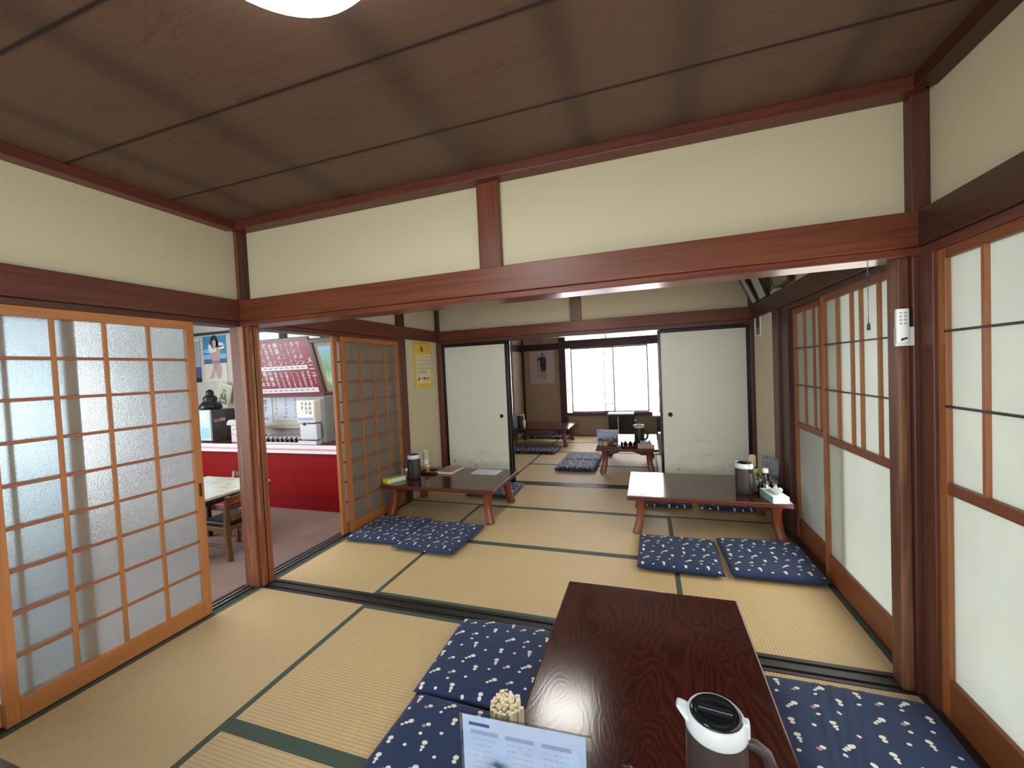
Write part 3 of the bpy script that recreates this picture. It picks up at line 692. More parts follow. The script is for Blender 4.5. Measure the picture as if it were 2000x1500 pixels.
# beach poster
t, w, h = sheet('poster', -7.28, -6.74, YB - .004, 1.44, 2.22, P((.22, .50, .70), .35), 'poster of a dark haired woman kneeling on a beach', 'poster')
m = MB(); m.rect(-w, w, h * .60, h, -.0018, 0).rect(-w, w, h * .46, h * .60, -.0018, 5).rect(-w, w, h * .40, h * .50, -.0022, 1).rect(-w, w, 0, h * .41, -.0022, 2)
m.ell(.12, h * .8, .10, .04, -.0024, 3).ell(.15, h * .74, .09, .03, -.0024, 3).ell(-.15, h * .68, .12, .035, -.0024, 5)
for a in ((0, h * .87, .095, .115), (.02, h * .80, .085, .09)): m.ell(*a, -.0028, 4)                       # hair
m.ell(.0, h * .835, .048, .066, -.0034, 6)                                                               # face
m.flat([(-.035, h * .76), (.045, h * .76), (.13, h * .70), (.15, h * .58), (.12, h * .50), (.10, h * .44), (-.06, h * .44), (-.09, h * .56), (-.11, h * .68)], -.0031, 6)
m.flat([(-.15, h * .80), (-.09, h * .83), (-.03, h * .70), (.04, h * .74), (.05, h * .66), (-.12, h * .63)], -.0037, 3)          # white cloth
m.flat([(-.09, h * .46), (.12, h * .46), (.12, h * .40), (-.06, h * .41)], -.0037, 7)                    # red print
m.flat([(-.06, h * .42), (.12, h * .42), (.15, h * .28), (.13, h * .08), (.04, h * .06), (.0, h * .22), (-.05, h * .08), (-.16, h * .05), (-.05, h * .3)], -.0031, 6)
m.flat([(-.02, h * .40), (.06, h * .40), (.02, h * .25), (-.03, h * .28)], -.0037, 8)
m.build('print', [P((.05, .30, .52), .35), P((.07, .17, .36), .35), P((.72, .71, .62), .4), P((.80, .84, .86), .4), P((.03, .022, .03), .4), P((.30, .56, .74), .4), P((.55, .40, .38), .4), P((.60, .16, .25), .4), P((.25, .40, .60), .4)], t)
t, w, h = sheet('poster', -7.72, -7.36, YB - .004, 1.44, 2.20, P((.45, .46, .55), .35), 'dark blue poster half hidden left of the beach poster', 'poster')
m = MB(); m.rect(-w, w, 0, h * .10, -.002, 0).rect(-w, w, h * .10, h * .35, -.002, 1).rect(-w, w, h * .94, h, -.002, 2); m.build('print', [P((.02, .02, .03), .4), P((.10, .11, .25), .4), P((.75, .72, .74), .4)], t)

# menu board, leaning forward
FR = wood((.17, .085, .06), 'x', .35)
tilt = -math.asin(.27 / .86)
t = thing('menu_board', 'large dark red menu board with white brush lettering leaning over the counter', 'sign', (-5.235, 4.90, 1.182), 0, None, (-tilt * -1 if False else math.radians(17.5), 0, 0))
w, h = .635, .85
MB().box(-w, w, -.012, 0, 0, h).build('panel', P((.26, .014, .038), .35), t)
m = MB(); m.box(-w - .03, w + .03, -.03, .01, -.03, 0).box(-w - .03, w + .03, -.03, .01, h, h + .03).box(-w - .03, -w, -.03, .01, 0, h).box(w, w + .03, -.03, .01, 0, h); m.build('frame', FR, t, bevel=.003)
m = MB(); m.rect(-w, w - .14, h * .47, h * .545, -.0135, 1).rect(-w, w - .06, .035, .11, -.0135, 1)
cols = ['ラ｜メン', 'タンメン', 'ミソラ｜メン', 'チャ｜シュ｜メン', '麻婆メン', '野菜ラ｜メン', '焼きそば', 'チャ｜ハン', '五目ラ｜メン', '天津メン', 'もやしソバ']
for i, s in enumerate(cols):
    n = len(s); x = w - .20 - i * .105; st = min(.092, .36 / n)
    for j, ch in enumerate(s): m.text(ch, st * .98, x, h - .075 - j * st, -.0135, 0)
cols2 = ['野菜炒め定食', '肉野菜炒定食', 'レバニラ定食', 'トリカラ定食', '生姜焼定食', '焼肉スタ定食', '鶏唐揚定食', '中華丼', '親子丼', 'カツ丼']
for i, s in enumerate(cols2):
    n = len(s); x = w - .16 - i * .105; st = min(.085, .27 / n)
    for j, ch in enumerate(s): m.text(ch, st * 1.0, x, h * .465 - .05 - j * st, -.0135, 0)
for j, ch in enumerate('メニュ｜'): m.text(ch, .11, w - .065, h * .62 - j * .105, -.0135, 0)
for i in range(10):
    m.text('¥%d' % (500 + (i * 37 % 5) * 50), .03, w - .22 - i * .105, h * .505, -.0145, 2); m.text('¥%d' % (700 + (i * 53 % 4) * 50), .03, w - .16 - i * .105, .072, -.0145, 2)
m.build('lettering', [P((.86, .80, .82), .5), P((.80, .82, .86), .5), P((.12, .12, .16), .5)], t)
t = thing('framed_painting', 'framed green landscape painting leaning beside the red menu board', 'picture', (-4.17, 4.86, 1.17), 0, None, (math.radians(17.5), 0, 0))
m = MB(); w = .36; h = .84
m.box(-w, w, -.035, .01, -.0, .05).box(-w, w, -.035, .01, h - .05, h).box(-w, -w + .05, -.035, .01, .05, h - .05).box(w - .05, w, -.035, .01, .05, h - .05); m.build('frame', wood((.07, .028, .018), 'z', .35), t, bevel=.004)
MB().box(-w + .05, w - .05, -.012, 0, .05, h - .05).build('mount', P((.30, .22, .18), .5), t)
MB().box(-w + .12, w - .12, -.0145, -.0125, .11, h - .11).build('painting', landscape(), t)

# paper menus on the wall
t, w, h = sheet('paper_notice', -6.10, -5.80, YB - .004, .72, 1.16, P((.66, .70, .80), .6), 'white handwritten paper notice nearest the wooden post', 'notice')
m = MB()
for j, ch in enumerate('餃子'): m.text(ch, .10, .0, h - .10 - j * .12, -.0016, 0)
m.text('¥500', .05, .02, .07, -.0016, 0); m.build('lettering', P((.13, .14, .2), .6), t)
t, w, h = sheet('paper_notice', -5.76, -4.9, YB - .004, .77, 1.16, P((.66, .70, .82), .6), 'wide handwritten paper notice behind the water dispenser', 'notice')
m = MB()
for i, s in enumerate(('よくばり', 'オムレツ', 'コロッケ', 'ミニカレ')):
    for j, ch in enumerate(s): m.text(ch, .068, -.36 + .2 * (3 - i) - .02, h - .07 - j * .072, -.0016, 0)
m.text('¥900', .04, -.2, .045, -.0016, 0).text('¥350', .04, .03, .045, -.0016, 0); m.build('lettering', P((.13, .14, .2), .6), t)
t, w, h = sheet('paper_notice', -6.60, -6.44, YB - .004, .75, 1.36, P((.66, .68, .78), .6), 'narrow white paper notice at the left of the wooden post', 'notice')
m = MB()
for j, ch in enumerate('日替定食'): m.text(ch, .09, .0, h - .12 - j * .12, -.0016, 0)
m.build('lettering', P((.25, .25, .4), .6), t)
tag(MB().box(-6.1, -4.3, YB - .10, YB - .001, .655, .685).build('wall_shelf', P((.55, .42, .34), .5), bevel=.002), 'thin wooden ledge under the paper notices', 'shelf')

# water dispenser
t = thing('water_dispenser', 'grey and white counter water dispenser with blue stripe', 'dispenser', (-4.42, 4.45, .50))
m = MB(); m.box(-.20, .14, .10, .43, .0, .655)
m.build('cabinet', P((.27, .27, .265), .5), t, bevel=.01)
m = MB(); m.box(-.24, .08, -.02, .12, .30, .62); m.build('head', P((.72, .70, .66), .4), t, bevel=.018, seg=3)
MB().box(-.22, .05, -.0235, -.021, .335, .375).build('blue_stripe', P((.14, .26, .48), .3), t)
m = MB(); m.box(-.19, .10, -.02, .06, .07, .285); m.build('splash_guard', P((.52, .54, .58), .25), t, bevel=.006)
m = MB(); m.M = Matrix.Translation((-.10, -.03, .27)); m.lathe([(.012, 0), (.016, .01), (.016, .035)], 12); m.build('spout', P((.05, .05, .05), .3), t)
m = MB(); m.box(-.24, .08, -.02, .09, 0, .05); m.build('drip_tray', P((.62, .65, .70), .35), t, bevel=.004)
m = MB()
for i, s in enumerate(('お水は', 'セルフ', 'です', '')):
    for j, ch in enumerate(s): m.text(ch, .055, .01 - i * .07, .565 - j * .06, -.0235, 0)
m.build('lettering', P((.10, .10, .12), .6), t)
m = MB(); m.box(.1405, .1425, .26, .34, .10, .21); m.build('vent', P((.16, .155, .15), .6), t)

# tray with glasses
TUMBLER = [(.026, 0), (.029, .001), (.034, .095), (.0325, .0955), (.0275, .006), (.0, .005)]
def tumbler(label, loc, group=None, upside=False):
    o = MB().lathe(TUMBLER, 20, 0, True, capt=False).build('tumbler', glass(), None, loc)
    if upside: o.rotation_euler = (PI, 0, 0); o.location = (loc[0], loc[1], loc[2] + .096)
    return tag(o, label, 'glass', group)
t = MB().box(-.40, .40, -.14, .16, 0, .006).box(-.40, .40, -.15, -.14, 0, .018).box(-.40, .40, .16, .17, 0, .018).box(-.41, -.40, -.15, .17, 0, .018).box(.40, .41, -.15, .17, 0, .018).build('serving_tray', P((.45, .46, .48), .25, .6), None, (-5.06, 4.63, .501))
tag(t, 'steel tray of upturned glasses beside the water dispenser', 'tray')
g = 'upturned glasses on the steel tray'; g0 = tumbler('small clear glass upside down on the steel counter tray', (-5.36, 4.53, .5075), g, True)
for i in range(8):
    for j in range(2):
        if i == 0 and j == 0: continue
        o = g0.copy(); COL.objects.link(o); o.location = (-5.36 + i * .088, 4.53 + j * .12, .6035)
t = MB().box(-.10, .10, -.05, .05, 0, .10).build('black_box', P((.015, .013, .013), .4), None, (-5.60, 4.62, .501), bevel=.006); tag(t, 'small black box left of the steel tray', 'box')

# drinks showcase, statue, drawing, towel box
t = thing('drinks_showcase', 'small white countertop drinks showcase at the left end of the counter', 'showcase', (-6.56, 4.50, .50))
MB().box(-.12, .11, .0, .03, .02, .50).build('door', P((.55, .72, .74), .3), t, bevel=.006)
m = MB(); m.box(-.09, .07, -.0025, -.0005, .30, .45, 0).box(-.09, .07, -.0025, -.0005, .06, .22, 1); m.build('label', [P((.66, .78, .76), .4), P((.30, .62, .74), .4)], t)
MB().box(-.12, .11, .032, .26, .0, .50).build('cabinet', P((.07, .062, .065), .3), t, bevel=.006)
m = MB(); m.box(.1105, .1125, .05, .14, .30, .35, 0).box(.1105, .1125, .15, .24, .31, .36, 1).box(.1105, .1125, .08, .17, .22, .27, 2); m.build('sticker', [P((.50, .20, .22), .5), P((.45, .42, .42), .5), P((.12, .10, .10), .5)], t)
m = MB(); m.lathe([(.14, 0), (.16, .02), (.15, .07), (.12, .10), (.085, .12), (.10, .16), (.085, .20), (.05, .225), (.055, .25), (.05, .285), (.02, .31), (0, .315)], 18, capt=False)
m.M = Matrix.Translation((.075, -.02, .06)); m.lathe([(.055, 0), (.065, .03), (.045, .06), (0, .075)], 12, capt=False)
m.M = Matrix.Translation((-.075, -.02, .06)); m.lathe([(.055, 0), (.065, .03), (.045, .06), (0, .075)], 12, capt=False)
m.M = Matrix.Translation((.07, .0, .14)); m.lathe([(.03, 0), (.04, .03), (.025, .06), (0, .07)], 12, capt=False)
tag(m.build('statue', P((.008, .008, .011), .25), None, (-6.60, 4.63, 1.003)), 'black seated figurine on top of the drinks showcase', 'figurine')
t = thing('framed_drawing', 'cream framed ink drawing leaning on the wall behind the black figurine', 'picture', (-6.74, 4.93, 1.04), 0, None, (math.radians(-4), math.radians(13), 0))
MB().box(-.15, .15, -.015, .0, 0, .36).build('frame', P((.70, .66, .52), .5), t, bevel=.003)
MB().box(-.13, .13, -.017, -.0155, .02, .33).build('paper', P((.55, .52, .38), .6), t)
m = MB(); m.flat([(-.09, .03), (.09, .03), (.085, .10), (.055, .19), (.02, .215), (-.03, .215), (-.06, .18), (-.085, .10)], -.0176, 0).ell(0, .235, .036, .036, -.0178, 0).ell(.0, .225, .024, .028, -.0182, 1).flat([(-.02, .205), (.022, .205), (.01, .15), (-.005, .13)], -.0182, 1).flat([(-.05, .10), (.06, .09), (.05, .06), (-.06, .07)], -.0182, 1); m.build('print', [P((.13, .12, .09), .6), P((.42, .40, .30), .6)], t)
t = MB().box(-.12, .12, 0, .22, 0, .48).build('side_cabinet', P((.09, .075, .075), .4), None, (-6.70, 4.79, .501), bevel=.005); tag(t, 'low dark stand behind the drinks showcase', 'stand')
t = thing('towel_warmer', 'white box with grey lid and faint pattern on the counter', 'box', (-5.93, 4.52, .50))
m = MB(); m.box(-.12, .12, 0, .2, 0, .26); m.build('body', P((.66, .60, .66), .5), t, bevel=.01)
m = MB(); m.prism([(-.17, .26), (.17, .26), (.16, .31), (.12, .345), (-.12, .345), (-.16, .31)], 'y', -.03, .22); m.build('lid', P((.55, .56, .50), .5), t, bevel=.012)
m = MB(); rnd = random.Random(2)
for i in range(9): m.ell(-.08 + rnd.random() * .16, .04 + rnd.random() * .18, .012, .018, -.0008, 0, 10, rnd.random() * 3)
m.build('print', P((.30, .25, .42), .6), t)
t = thing('coffee_pot', 'white coffee maker partly hidden behind the orange lattice door', 'appliance', (-4.14, 4.78, .501))
MB().lathe([(.07, 0), (.075, .02), (.075, .22), (.06, .24)], 20).build('jug_body', P((.66, .62, .62), .4), t)
MB().box(-.10, .10, -.09, .1, .245, .265).build('shelf_plate', P((.62, .58, .54), .4), t)
MB().box(-.02, .09, -.06, .06, .27, .46).build('upper_body', P((.62, .62, .62), .4), t, bevel=.01)
m = MB(); m.tube([(-.02, -.03, .30), (-.07, -.03, .32), (-.075, -.03, .42), (-.02, -.03, .45)], .012); m.build('handle', BLACKP, t)
MB().box(-.03, .05, -.05, .05, .463, .58).build('hopper', BLACKP, t, bevel=.008)

# ------------------------------------------------------------------ ceiling lamp
t = thing('ceiling_lamp', 'round glowing white ceiling lamp of the near room', 'lamp', (-.75, .715, CZ))
m = MB(); m.lathe([(.245, 0), (.25, -.02), (.235, -.03)], 48, capt=True); m.build('base_ring', P((.70, .78, .76), .4), t)
m = MB(); m.lathe([(.238, -.025), (.236, -.05), (.215, -.075), (.16, -.09), (.08, -.097), (0, -.099)], 48, capb=False, capt=False); m.build('diffuser', emit('lamp_diffuser', (.93, 1.0, .98), 14.0), t)
light('ceiling_lamp_light', 'AREA', (-.75, .715, CZ - .105), (0, 0, 0), 9, (.95, 1.0, 1.0), .45, .45)
light('middle_room_lamp_light', 'AREA', (-.8, 3.45, 2.3), (0, 0, 0), 13, (1.0, .97, .90), .45, .45)

# ------------------------------------------------------------------ low tables
def low_table(name, L, W, loc, rz, label, H=.33):
    t = thing(name, label, 'table', loc, rz); l, w = L / 2, W / 2; T = .038
    m = MB(); prof = [(0, 0), (.006, .012), (.006, T - .006), (0, T)]
    m.box(-l, l, -w, w, H - T, H); m.m = [1] + [0] + [1] * 4; m.build('tabletop', [TW, EDGEW], t, bevel=.007, seg=3)
    def apron(a, axis, off, name='apron'):
        pts = [(-a, 0), (a, 0), (a, -.058), (a - .10, -.058), (a - .14, -.040), (a - .19, -.020), (a - .25, -.012), (-a + .25, -.012), (-a + .19, -.020), (-a + .14, -.040), (-a + .10, -.058), (-a, -.058)]
        mm = MB(); mm.prism([(u, v + H - T) for u, v in pts], axis, off - .009, off + .009); mm.build(name, LACQ, t, bevel=.002)
    for s in (-1, 1): apron(l - .10, 'y', s * (w - .11)); apron(w - .11, 'x', s * (l - .10))
    for sx in (-1, 1):
        for sy in (-1, 1):
            m = MB(); cx, cy = sx * (l - .105), sy * (w - .115); pts = []
            for i in range(9):
                q = i / 8; z = (H - T) * (1 - q); o = .005 + .032 * q ** 1.5 - .010 * math.sin(PI * q); pts.append((cx + sx * o, cy + sy * o, z))
            def sec(q):
                a = .042 - .006 * math.sin(PI * q); b = .036 - .005 * math.sin(PI * q)
                return [(a * math.copysign(abs(math.cos(v)) ** .45, math.cos(v)), b * math.copysign(abs(math.sin(v)) ** .45, math.sin(v))) for v in [2 * PI * k / 16 for k in range(16)]]
            m.sweep(pts, sec, 0, True, up=(1, 0, 0)); m.build('leg', LEGW, t)
    return t
low_table('low_table', 1.22, .75, (-.03, 1.375, 0), PI / 2, 'dark red lacquered low table in the foreground with swirling grain')
low_table('low_table', 1.20, .78, (-1.94, 3.745, 0), 0, 'low table beside the orange lattice door, holding a magazine and a yellow box')
low_table('low_table', 1.19, .80, (.405, 3.82, 0), 0, 'low table before the right painted panel, its left end shining white')
low_table('low_table', 1.18, .78, (-.285, 5.96, 0), PI / 2, 'low table standing just beyond the far opening with bottles on it')
low_table('low_table', 1.10, .85, (-1.90, 7.51, 0), 0, 'low table in the far left corner under the hanging poster')
low_table('low_table', 1.15, .80, (-1.85, .215, 0), 0, 'low table whose corner shows at the bottom left edge of the picture')

# ------------------------------------------------------------------ floor cushions
def cushion_mesh(W, D, T, seed, wr=.0018, crease=0):
    rnd = random.Random(seed); n = 52 if crease else 26; m = MB(); ph = [rnd.random() * 6 for _ in range(6)]
    def prof(u, v, s):
        e = (max(0, 1 - abs(u) ** 9.0) * max(0, 1 - abs(v) ** 9.0)) ** .5
        z = T / 2 + s * (T / 2) * e * (1 - .10 * (u * u + v * v) / 2)
        if s > 0:
            z += wr * math.sin(7 * u + ph[0]) * math.sin(6 * v + ph[1]) * e + wr * .7 * math.sin(15 * u * (.7 + .3 * v) + ph[2]) * e * .5
            if crease: z += crease * e * sum(math.exp(-((u - .13 * k - (.22 + .05 * k) * v + .32) / .035) ** 2) for k in (-1, 0, 1, 2)) - crease * .5 * e * math.exp(-((u + .1 - .2 * v) / .5) ** 2)
        return z
    idx = {}; vs = []
    for s in (1, -1):
        for i in range(n + 1):
            for j in range(n + 1):
                u = -1 + 2 * i / n; v = -1 + 2 * j / n
                if s == -1 and (i in (0, n) or j in (0, n)): idx[s, i, j] = idx[1, i, j]; continue
                c = 1 - .012 * (u * u) * (v * v)
                pin = 1 - .012 * (1 - v * v) if abs(u) > .99 else 1
                idx[s, i, j] = len(vs); z = prof(u, v, s)
                if s == -1: z = max(0.0005, z)
                vs.append((u * W / 2 * c * pin, v * D / 2 * c, z))
    fs = []
    for i in range(n):
        for j in range(n):
            fs.append((idx[1, i, j], idx[1, i + 1, j], idx[1, i + 1, j + 1], idx[1, i, j + 1])); fs.append((idx[-1, i, j], idx[-1, i, j + 1], idx[-1, i + 1, j + 1], idx[-1, i + 1, j]))
    m.add(vs, fs, 0, True); return m
def cushion(W, D, T, loc, rz, label, seed, crease=0, group=None, rot=None):
    o = cushion_mesh(W, D, T, seed, crease=crease).build('floor_cushion', CLOTH, None, loc, rot or (0, 0, rz))
    return tag(o, label, 'cushion', group)
cushion(.53, .54, .058, (-.745, 1.745, .0015), math.radians(1), 'navy dotted floor cushion touching the black sill, left of the foreground table', 1)
cushion(.56, .56, .056, (-.715, 1.19, .0015), math.radians(-2), 'navy dotted floor cushion at the bottom edge, left of the foreground table', 2)
cushion(.58, .57, .062, (.695, 1.66, .0015), math.radians(-1), 'creased navy dotted floor cushion right of the foreground table', 3, .0062)
cushion(.57, .57, .045, (-2.235, 3.08, .0015), math.radians(2), 'left one of two overlapping navy cushions before the lattice door', 4)
cushion(.57, .60, .045, (-1.70, 3.02, .006), math.radians(-3), 'right one of two overlapping navy cushions before the left table', 5, rot=(0, math.radians(-1.2), math.radians(-3)))
cushion(.545, .56, .055, (.165, 3.10, .0015), math.radians(-1), 'dark navy cushion left of its twin before the right middle table', 6)
cushion(.55, .59, .062, (.735, 3.135, .0015), math.radians(1), 'sunlit puffy navy cushion beside the window doors, before the right middle table', 7)
cushion(.56, .56, .045, (-1.72, 4.40, .0015), math.radians(2), 'navy cushion half hidden behind the left middle table', 8)
cushion(.50, .50, .045, (.12, 4.38, .0015), 0, 'navy cushion behind the right middle table, the left one seen beneath it', 9)
cushion(.50, .50, .045, (.68, 4.38, .0015), 0, 'navy cushion behind the right middle table, the right one seen beneath it', 10)
cushion(.56, .55, .06, (-.97, 5.66, .0015), 0, 'nearer grey blue cushion left of the far table with bottles', 11)
cushion(.56, .53, .05, (-.97, 6.22, .0015), 0, 'farther grey blue cushion left of the far table with bottles', 12)
cushion(.56, .56, .055, (-1.74, 6.75, .0015), 0, 'right one of two cushions in front of the far left table', 13)
cushion(.50, .56, .055, (-2.28, 6.75, .0015), 0, 'left one of two cushions in front of the far left table', 14)
cushion(.50, .50, .05, (-2.24, 8.17, .0015), 0, 'left one of two cushions behind the far left table', 15)
cushion(.50, .50, .05, (-1.72, 8.17, .0015), 0, 'right one of two cushions behind the far left table', 16)

# ------------------------------------------------------------------ thermal jugs
JB = plain((.045, .034, .033), .38)
def make_jug(label, loc, rz):
    t = thing('thermal_jug', label, 'jug', loc, rz)
    MB().lathe([(.058, 0), (.063, .004), (.066, .05), (.067, .11), (.066, .165), (.065, .207)], 40).build('body', JB, t)
    m = MB(); m.lathe([(.0650, .205), (.0668, .208), (.0655, .222), (.0605, .241), (.0580, .244), (.055, .240)], 40, capb=True, capt=False)
    m.build('collar', plain((.60, .66, .70), .35), t)
    m = MB()                                                              # spout
    sp = [(-.048, .0, .215), (-.062, 0, .228), (-.074, 0, .237), (-.083, 0, .243)]
    m.sweep(sp, lambda q: [((.032 - .018 * q) * math.cos(a), (.016 - .011 * q) * math.sin(a)) for a in [2 * PI * k / 14 for k in range(14)]], 0, True, up=(0, 0, 1)); m.build('spout', plain((.60, .66, .70), .35), t)
    m = MB(); m.box(.050, .070, -.012, .012, .205, .243); m.build('lever', plain((.60, .66, .70), .35), t, bevel=.005)
    m = MB(); m.lathe([(.0555, .236), (.0555, .242), (.051, .2475), (.044, .2450), (.032, .2425), (.0, .2425)], 40, capb=False, capt=False); m.build('lid', plain((.008, .009, .012), .12), t)
    m = MB(); m.sweep([(-.036, 0, .2445), (0, 0, .2445), (.036, 0, .2445)], lambda q: [(-.007, -.003), (.007, -.003), (.006, .008), (-.006, .008)], 0, False); m.build('lid_grip', plain((.012, .014, .018), .2), t, bevel=.002)
    m = MB(); P_ = [(.060, 0, .190), (.080, 0, .190), (.100, 0, .178), (.109, 0, .155), (.109, 0, .11), (.102, 0, .068), (.086, 0, .052), (.062, 0, .050)]
    m.sweep(P_, lambda q: [(.014 * math.cos(a), .010 * math.sin(a)) for a in [2 * PI * k / 12 for k in range(12)]], 0, True, up=(0, 1, 0)); m.build('handle', JB, t)
    return t
TZ = .3305
jug = make_jug('large brown and white thermal jug with black lid on the foreground table', (.125, 1.018, TZ), math.radians(-6))
jug.scale = (1, 1, 1.0)
dup(jug, (.712, 3.655, TZ), math.radians(-62), 'brown thermal jug with white rim on the right middle table')
dup(jug, (-2.325, 3.655, TZ), math.radians(-75), 'dark thermal jug with white rim on the table by the lattice door')
dup(jug, (-.13, 5.84, TZ), math.radians(-8), 'dark thermal jug beside the tissue box on the far bottle table')
dup(jug, (-2.33, 7.42, TZ), math.radians(100), 'dark thermal jug on the far left corner table')

# ------------------------------------------------------------------ chopstick holders
def chopsticks(loc, rad, length, label_cup, label_st, group, seed, pitch=.0125, sz=.0062, cupm=None, cuph=.12):
    rnd = random.Random(seed)
    cup = MB().lathe([(rad * .92, 0), (rad * .95, .002), (rad + .004, cuph), (rad + .0015, cuph), (rad * .9, .004), (0, .004)], 28, capt=False).build('chopstick_cup', cupm or glass(), None, loc)
    tag(cup, label_cup, 'cup')
    m = MB(); m.box(-sz, sz, -sz * .62, sz * .62, 0, length)
    base = m.build('chopstick', wood((.80, .70, .50), 'z', .7, .08), None, (0, 0, 0), bevel=.0008, seg=1); tag(base, label_st, 'chopsticks', group)
    pts = []; R = rad * .93
    k = int(R / pitch) + 2
    for i in range(-k, k + 1):
        for j in range(-k, k + 1):
            x = (i + .5 * (j % 2)) * pitch; y = j * pitch * .866
            if x * x + y * y < R * R: pts.append((x, y))
    for i, (x, y) in enumerate(pts):
        o = base if i == 0 else base.copy()
        if i: COL.objects.link(o)
        o.location = (loc[0] + x * .95, loc[1] + y * .95, loc[2] + .0055 + rnd.random() * .008 + .010 * (1 - (x * x + y * y) / R / R))
        o.rotation_euler = (-y * .5 + rnd.uniform(-.01, .01), x * .5 + rnd.uniform(-.01, .01), rnd.random() * PI)
chopsticks((-.362, .925, TZ), .044, .222, 'clear cup packed with chopsticks behind the menu stand', 'plain disposable chopsticks packed in the cup on the foreground table', 'chopsticks on the foreground table', 1)
chopsticks((.86, 4.07, TZ), .028, .205, 'clear cup of chopsticks on the right middle table', 'disposable chopsticks in the cup on the right middle table', 'chopsticks on the right middle table', 2, .0135)
chopsticks((-2.38, 3.98, TZ), .028, .205, 'white cup of chopsticks on the table by the lattice door', 'disposable chopsticks in the white cup by the lattice door', 'chopsticks by the lattice door', 3, .0135, cupm=WHITE)
chopsticks((-2.24, 7.36, TZ), .026, .205, 'white cup of chopsticks on the far left corner table', 'disposable chopsticks on the far left corner table', 'chopsticks on the far corner table', 4, .015, cupm=WHITE)

# ------------------------------------------------------------------ menu stands
DAYLIT_PAPER = plain((.58, .70, .95), .45)  # blue of the daylight behind the paper is put into its colour
def menu_stand(w, h, loc, rz, label, lean=4, paper=DAYLIT_PAPER):
    t = thing('menu_stand', label, 'menu', loc, rz)
    R = Matrix.Rotation(math.radians(-lean), 4, 'X')
    m = MB(); m.M = R; m.box(-w / 2, w / 2, -.0022, -.0008, 0.003, h).box(-w / 2, w / 2, .0008, .0022, 0.003, h); m.M = None; m.box(-w / 2, w / 2, -.004, .035, 0, .003); m.build('acrylic_holder', glass('acrylic', (.93, .97, 1.0)), t)
    m = MB(); m.M = R; m.box(-w / 2 + .006, w / 2 - .012, -.0006, .0006, .006, h - .004); m.build('paper', paper, t)
    m = MB(); m.M = R; rnd = random.Random(3); cw = (w - .05) / 3
    for c in range(3):
        for (z1, z0) in ((h - .035, h - .045), (h * .45, h * .41)): m.rect(-w / 2 + .025 + c * cw, -w / 2 + .02 + (c + .85) * cw, z0, z1, -.0007, 0)
        for k in range(10):
            z = h - .055 - k * .0125 * h / .25
            if abs(z - h * .44) < .014: continue
            for q in range(5):
                if rnd.random() < .8: m.rect(-w / 2 + .028 + c * cw + q * cw * .15, -w / 2 + .028 + c * cw + (q + .55 + .3 * rnd.random()) * cw * .15, z - .0022, z, -.0007, 1)
    m.rect(-w / 2 + .022, -w / 2 + .072, h - .026, h - .018, -.0008, 2)
    m.build('lettering', [plain((.36, .44, .62), .5), plain((.40, .49, .68), .5), plain((.02, .20, .62), .5)], t)
    return t
menu_stand(.302, .272, (-.290, .838, TZ), math.radians(2.4), 'clear upright menu holder with a sheet tinted daylight blue at the bottom of the picture', 0)
menu_stand(.30, .205, (-.54, 5.66, TZ), 0, 'menu holder behind the sauce bottles on the far bottle table', 2)
menu_stand(.22, .24, (.955, 3.93, TZ), math.radians(-68), 'narrow menu holder at the right end of the right middle table', 4, plain((.34, .38, .42), .45))
menu_stand(.18, .22, (-2.40, 7.25, TZ), math.radians(60), 'menu holder on the far left corner table beside the jug', 4)

# ------------------------------------------------------------------ small table ware
def bottle(label, loc, prof, col, cap, caph=.02, capr=.014, tr=False, cat='bottle', lab=None, name='bottle'):
    t = thing(name, label, cat, loc)
    MB().lathe(prof, 20).build('body', glass('tinted_%d' % len(MATS), col) if tr else plain(col, .3), t)
    z = prof[-1][1]; MB().lathe([(capr, z), (capr, z + caph * .8), (capr * .85, z + caph)], 18).build('cap', plain(cap, .35), t)
    if lab: MB().lathe([(prof[1][0] + .0008, prof[1][1] + .02), (prof[1][0] + .0008, prof[1][1] + .05)], 20, capb=False, capt=False).build('label', plain(lab, .5), t)
    return t
SOY = [(.022, 0), (.024, .004), (.024, .075), (.014, .1), (.012, .115)]
# foreground table (only the tops reach into the picture)
bottle('rounded grey bottle top in front of the menu holder, left one', (-.352, .800, TZ), [(.022, 0), (.024, .004), (.024, .12), (.018, .14)], (.35, .35, .38), (.36, .36, .40), .035, .021)
bottle('white capped shaker in front of the menu holder, right one', (-.190, .812, TZ), [(.020, 0), (.022, .004), (.022, .13), (.020, .15)], (.6, .62, .64), (.72, .76, .80), .04, .022)
tumbler('clear upturned glass right of the menu holder', (-.073, .955, TZ), None, True)
# right middle table
bottle('clear bottle with white cap on the right middle table', (.885, 3.76, TZ), [(.028, 0), (.031, .004), (.031, .09), (.022, .13), (.018, .145)], (.75, .78, .76), (.82, .82, .78), .035, .024, True)
bottle('red capped sauce bottle behind the jug on the right middle table', (.80, 3.80, TZ), SOY, (.25, .012, .012), (.35, .02, .02), .025)
bottle('green lidded jar behind the glasses on the right middle table', (.845, 3.90, TZ), [(.028, 0), (.03, .004), (.03, .09), (.024, .11)], (.20, .10, .03), (.35, .48, .12), .03, .026)
for i, (x, y) in enumerate(((.80, 3.70), (.865, 3.68), (.935, 3.70), (.945, 3.77), (.835, 3.755))):
    tumbler('clear upturned glass on the red tray of the right middle table', (x, y, TZ + .008), 'upturned glasses on the right middle table', True)
t = MB().lathe([(.10, 0), (.108, .004), (.115, .014), (.111, .014), (.103, .006), (0, .006)], 36, sx=1, sy=.72, capt=False).build('serving_tray', plain((.22, .012, .014), .3), None, (.875, 3.74, TZ)); tag(t, 'round red tray under the glasses of the right middle table', 'tray')
